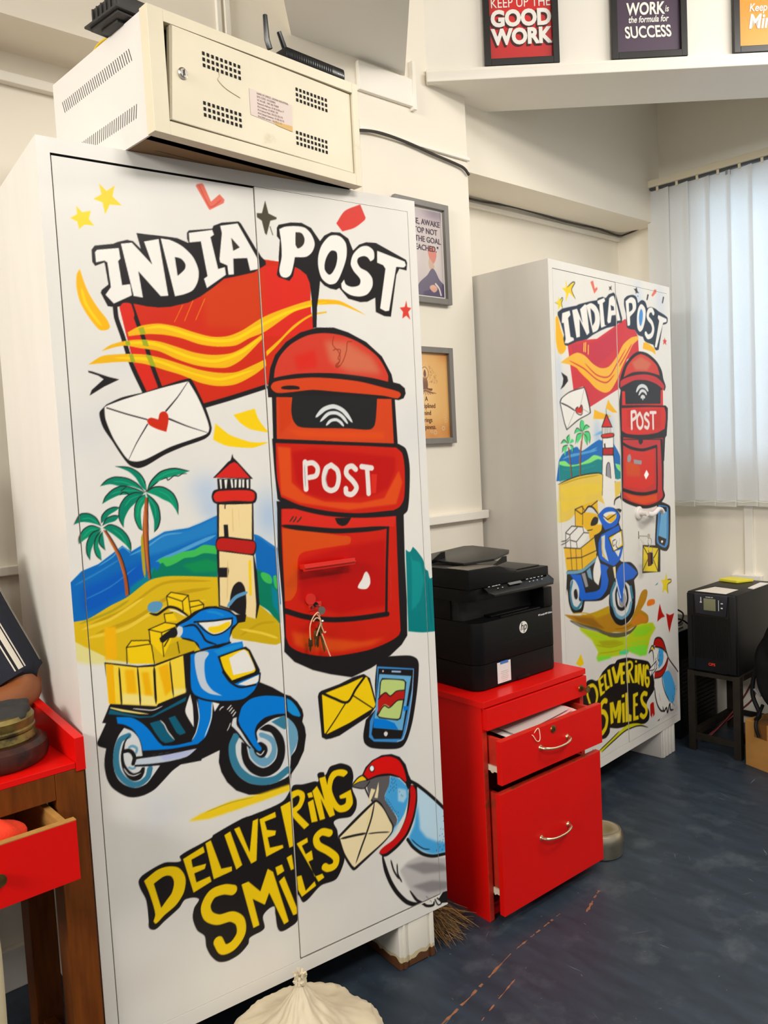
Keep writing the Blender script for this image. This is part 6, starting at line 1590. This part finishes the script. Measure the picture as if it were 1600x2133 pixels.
def draw_tree(c):
    rn = random.Random(5)
    for (x, z, r, k) in ((20, 280, 70, 1), (190, 300, 50, 1), (10, 20, 90, 1), (195, 20, 60, 1), (110, 10, 60, 1)): c.blob((x, z), r, r*.8, (206, 128, 54), .8)
    c.blob((95, 150), 60, 110, (244, 204, 140), .7); bn = (110, 60, 34)
    for k in range(190):
        a = rn.uniform(-.15, pi+.15); rr = 60*math.sqrt(rn.uniform(.1, 1)); x, z = 92+rr*cos(a), 196+rr*sin(a)*.95
        if abs(x-92) < 19 and z < 250: continue
        c.stroke([(x, z), (x+rn.uniform(-3, 3), z+3)], 4.2, 't', bn)
    c.fill(smooth([(80, 178, 0), (92, 214, 0), (104, 178, 0)], True, 6), bn); c.fill(smooth([(60, 172, 0), (80, 176, 0), (86, 216, 0), (98, 216, 0), (104, 176, 0), (126, 172, 0), (120, 165, 0), (92, 170, 0), (66, 165, 0)], True, 6), bn)
    c.blob((92, 226), 17, 22, (240, 206, 150), .95); c.fill(smooth([(87, 216, 0), (86, 228, 0), (92, 238, 0), (98, 228, 0), (97, 216, 0)], True, 6), bn); c.stroke([(92+17*cos(a*.35), 226+21*sin(a*.35)) for a in range(19)], 2, '-', bn)
    for k in range(9): c.stroke([(92, 168), (92+(k-4)*7, 160), (92+(k-4)*13, 148+abs(k-4)*2)], 2.4, 't', bn)
    for (x, z, r) in ((172, 34, 9), (186, 60, 6), (130, 20, 8), (112, 24, 6), (182, 76, 5)): c.blob((x, z), r, r, (238, 206, 176), .9); c.blob((x, z), r*.4, r*.4, (150, 84, 50), .9)
    for k in range(9): c.stroke([(172+9*cos(k*.7), 34+9*sin(k*.7)), (172+15*cos(k*.7), 34+15*sin(k*.7))], 3, 't', (120, 64, 36))
t, p, w, h = picture('lower grey framed print with a brown meditating tree figure, on the pillar', PIL, 1.305, 1.549, 1.371, 1.707, .020, gf_m, (232, 178, 104), draw_tree, -.002)
for i, s in enumerate(('A', 'disciplined', 'mind', 'brings', 'happiness.')): text_mesh('lettering', s, .0235, M('brown_ink', (96, 54, 32), .6), p, (w*.46, -.0008, .130-i*.0245), sx=.86)

# ------------------------------------------------------------------ inverter on its iron stand, battery case, box and bag
UP = (2.644, .158, RAD(-88))
stn = thing('iron_stand', 'dark angle-iron stand carrying the black power unit', 'stand', (UP[0], UP[1], 0), UP[2])
iron_m = M('dark_iron', (40, 34, 26), .6, .2, spec=.3, var=(25, .3), dirt=((84, 64, 36), 18, .62, .1))
for (x, y) in ((.0, .0), (.195, 0), (.0, .375), (.195, .375)):
    b = MB(); b.box(x, x+.03, y, y+.004, 0, .352); b.box(x if x < .1 else x+.026, x+.004 if x < .1 else x+.03, y+.004, y+.03, 0, .352); b.box(x+.004, x+.026, y+.004, y+.026, 0, .351); b.build('leg', iron_m, stn, 0)
b = MB(); b.box(.03, .195, .002, .028, .332, .350); b.box(.03, .195, .377, .403, .332, .350); b.box(0, .03, .03, .375, .332, .350); b.box(.195, .228, .03, .375, .332, .354); b.build('top_frame', iron_m, stn, 0)
b = MB(); b.box(.03, .195, .003, .012, .05, .078); b.box(.002, .028, .03, .375, .06, .085); b.box(.197, .223, .03, .375, .06, .085); b.box(.03, .195, .39, .40, .06, .085); b.build('stretchers', iron_m, stn, 0)
un = thing('power_unit', 'tall black power backup unit with a small screen, on the iron stand', 'power backup', (UP[0]+sin(RAD(-88))*0, UP[1], .3545), UP[2])
b = MB(); b.box(.003, .217, .012, .40, 0, .338, .003); b.build('case', M('case_black', (15, 15, 16), .5, spec=.3, var=(60, .1), bump=(200, .1)), un)
b = MB(); b.box(.006, .214, -.004, .012, .004, .335, .006)
for i in range(30): b.box(.026+i*.0056, .0285+i*.0056, -.0058, -.0035, .06, .24, 0)
for x in (.035, .186): b.box(x, x+.003, -.0056, -.0035, .01, .33, 0)
b.build('front_grille', M('front_black', (12, 12, 14), .45, spec=.3), un)
b = MB(); b.prism([(.044, -.004, .334), (.186, -.004, .334), (.178, -.004, .246), (.050, -.004, .252)], (0, -.008, 0), .002); pnl = b.build('display_panel', M('panel_blueblack', (26, 30, 40), .35), un)
b = MB(); b.box(.085, .136, -.0132, -.012, .268, .318, .001); b.build('screen', M('grey_green_lcd', (122, 122, 96), .25), pnl)
b = MB()
for (x0, x1, z0, z1) in ((.072, .075, .302, .322), (.069, .077, .298, .303), (.148, .150, .27, .315), (.158, .167, .300, .304), (.158, .166, .280, .285)): b.box(x0, x1, -.0129, -.0119, z0, z1)
b.build('marks', wm, pnl, 0); text_mesh('panel_print', 'POWER UPS', .0065, wm, pnl, (.11, -.0126, .3215), sx=.9)
text_mesh('maker_letters', 'OPS', .016, M('red_logo', (206, 40, 24), .5), un, (.112, -.0062, .032), bold=.0006, sx=1.0)
b = MB(); b.prism([(.034, .02, 0), (.17, .01, 0), (.17, .13, 0), (.06, .15, 0)], (0, 0, .0008)); o = b.build('printed_sheet', M('sheet_print', (226, 218, 206), .7, dirt=((190, 170, 140), 40, .6, .1)), None, 0)
o.location = (UP[0], UP[1], .6935); o.rotation_euler = (0, 0, UP[2]); tag(o, 'white printed sheet lying on top of the black power unit', 'paper')
b = MB(); b.prism([(.01, .30, 0), (.10, .28, 0), (.14, .36, 0), (.03, .38, 0)], (0, 0, .012), .003); o = b.build('yellow_packet', M('yellow_plastic', (232, 218, 60), .5), None, 0)
o.location = (UP[0], UP[1], .6935); o.rotation_euler = (0, 0, UP[2]); tag(o, 'flat yellow packet at the back of the black power unit top', 'packet')
b = MB(); b.prism([(.19, .18, 0), (.216, .17, 0), (.216, .33, 0), (.18, .33, 0)], (0, 0, .004)); o = b.build('folded_paper', paper_m, None, 0)
o.location = (UP[0], UP[1], .6935); o.rotation_euler = (0, 0, UP[2]); tag(o, 'small white folded paper at the right edge of the power unit top', 'paper')
bt = thing('battery_case', 'black louvred battery case in the dark gap behind the far cupboard corner', 'battery case', (2.70, .205, 0), RAD(-88))
b = MB(); b.box(-.34, -.035, .02, .385, 0, .475, .004)
for i in range(16):
    b.box(-.32, -.05, .0165, .0205, .05+i*.02, .058+i*.02, 0); b.box(-.0355, -.0315, .04, .365, .05+i*.02, .058+i*.02, 0)
b.build('case', M('case_black'), bt)
b = MB(); b.box(-.34, -.035, .02, .385, .476, .488, .003); b.build('lid', M('satin_black'), bt)
b = MB(); b.box(-.13, -.06, .04, .12, .4885, .494); b.box(-.2, -.1, .13, .2, .4885, .50); b.build('terminals', M('terminal_grey', (120, 116, 108), .5), bt, 0)
for i, pts in enumerate(([(-.06, .03, .495), (-.09, .035, .53), (-.13, .06, .56), (-.10, .10, .575), (-.05, .10, .56), (-.04, .06, .53), (-.08, .05, .51), (-.16, .08, .505)], [(-.045, .04, .50), (-.07, .06, .52), (-.12, .08, .53), (-.07, .12, .525), (-.04, .14, .50)])):
    b = MB(); b.tube(bez(pts, 8), .004, 7); o = b.build('battery_cable', black_m); o.location = bt.location; o.rotation_euler = bt.rotation_euler
    tag(o, ('larger' if i == 0 else 'smaller')+' black cable loop on top of the battery case behind the far cupboard', 'cable')
for i, pts in enumerate(([(2.73, .12, .03), (2.80, .06, .12), (2.86, .02, .20), (2.9, .0, .26)], [(2.73, .14, .02), (2.80, .07, .10), (2.88, .0, .18), (2.92, -.01, .22)])):
    b = MB(); b.tube(bez(pts, 8), .004, 7); o = b.build('red_cable', M('red_pvc', (104, 22, 24), .6)); tag(o, ('upper' if i == 0 else 'lower')+' thin red cable slanting down under the power unit stand', 'cable')
cb = thing('cardboard_box', 'brown cardboard box on the floor at the right edge, under a black bag', 'box', (2.632, -.094, 0), RAD(-106))
card_m = M('cardboard', (172, 122, 56), .8, var=(12, .08, (1, 1, 3)), bump=(80, .2))
b = MB(); b.box(0, .34, 0, .26, 0, .192, .003); b.build('carton', card_m, cb, 0)
b = MB(); b.box(.045, .105, -.0008, .0, .13, .193); b.box(.045, .105, -.0008, .262, .192, .1932); b.build('brown_tape', M('parcel_tape', (116, 74, 34), .35), cb, 0)
bm = bmesh.new(); bmesh.ops.create_icosphere(bm, subdivisions=5, radius=1)
for v in bm.verts:
    n = v.co.copy(); r = 1+.04*sin(6*n.x+4*n.z)+.035*sin(9*n.y-5*n.z)+.02*sin(17*n.z+8*n.x); x, y, z = n.x*.17*r, n.y*.145*r, n.z*.27*r
    if n.z > 0: x *= 1-.35*n.z; y *= 1-.3*n.z
    v.co = (x, y, max(z+.24, 0))
me = bpy.data.meshes.new('sack_body'); bm.to_mesh(me); bm.free(); me.polygons.foreach_set('use_smooth', [True]*len(me.polygons)); me.materials.append(M('black_bag', (9, 9, 11), .6, spec=.25, bump=(30, .6)))
bgt = thing('black_bag', 'black backpack slumped on the cardboard box at the right edge', 'bag', loc_fr((2.632, -.094, RAD(-106)), .17, .125, .1935), RAD(-106))
o = bpy.data.objects.new('bag_body', me); COL.objects.link(o); o.parent = bgt
b = MB(); b.tube(bez([(-.10, -.06, .30), (-.15, -.08, .20), (-.16, -.09, .10), (-.12, -.10, .03), (-.10, -.142, .016)], 6), [.009]*25, 8); b.tube(bez([(-.12, -.08, .06), (-.10, -.145, .0), (-.085, -.147, -.05)], 6), [.007]*13, 8); b.build('strap', M('black_bag'), bgt)
b = MB(); b.box(-.135, -.095, -.118, -.112, .115, .122, .002, rot=Matrix.Rotation(RAD(35), 3, 'Y')); b.build('buckle', M('grey_plastic', (120, 124, 130), .4), bgt)
pk = thing('paper_packet', 'bundle of whitish paper packets behind the iron stand, in front of the wall', 'packet', (2.985, -.235, .0))
b = MB(); b.box(-.07, .07, -.12, .12, .30, .36, .004); b.box(-.06, .06, -.11, .11, .361, .40, .004, rot=Matrix.Rotation(.1, 3, 'Z')); b.build('packets', M('grey_paper', (176, 170, 160), .7, var=(12, .1)), pk, 0)
b = MB(); b.box(-.07, .07, -.12, .12, .0, .299, .004); b.build('carton', M('dark_carton', (40, 36, 34), .8), pk, 0)
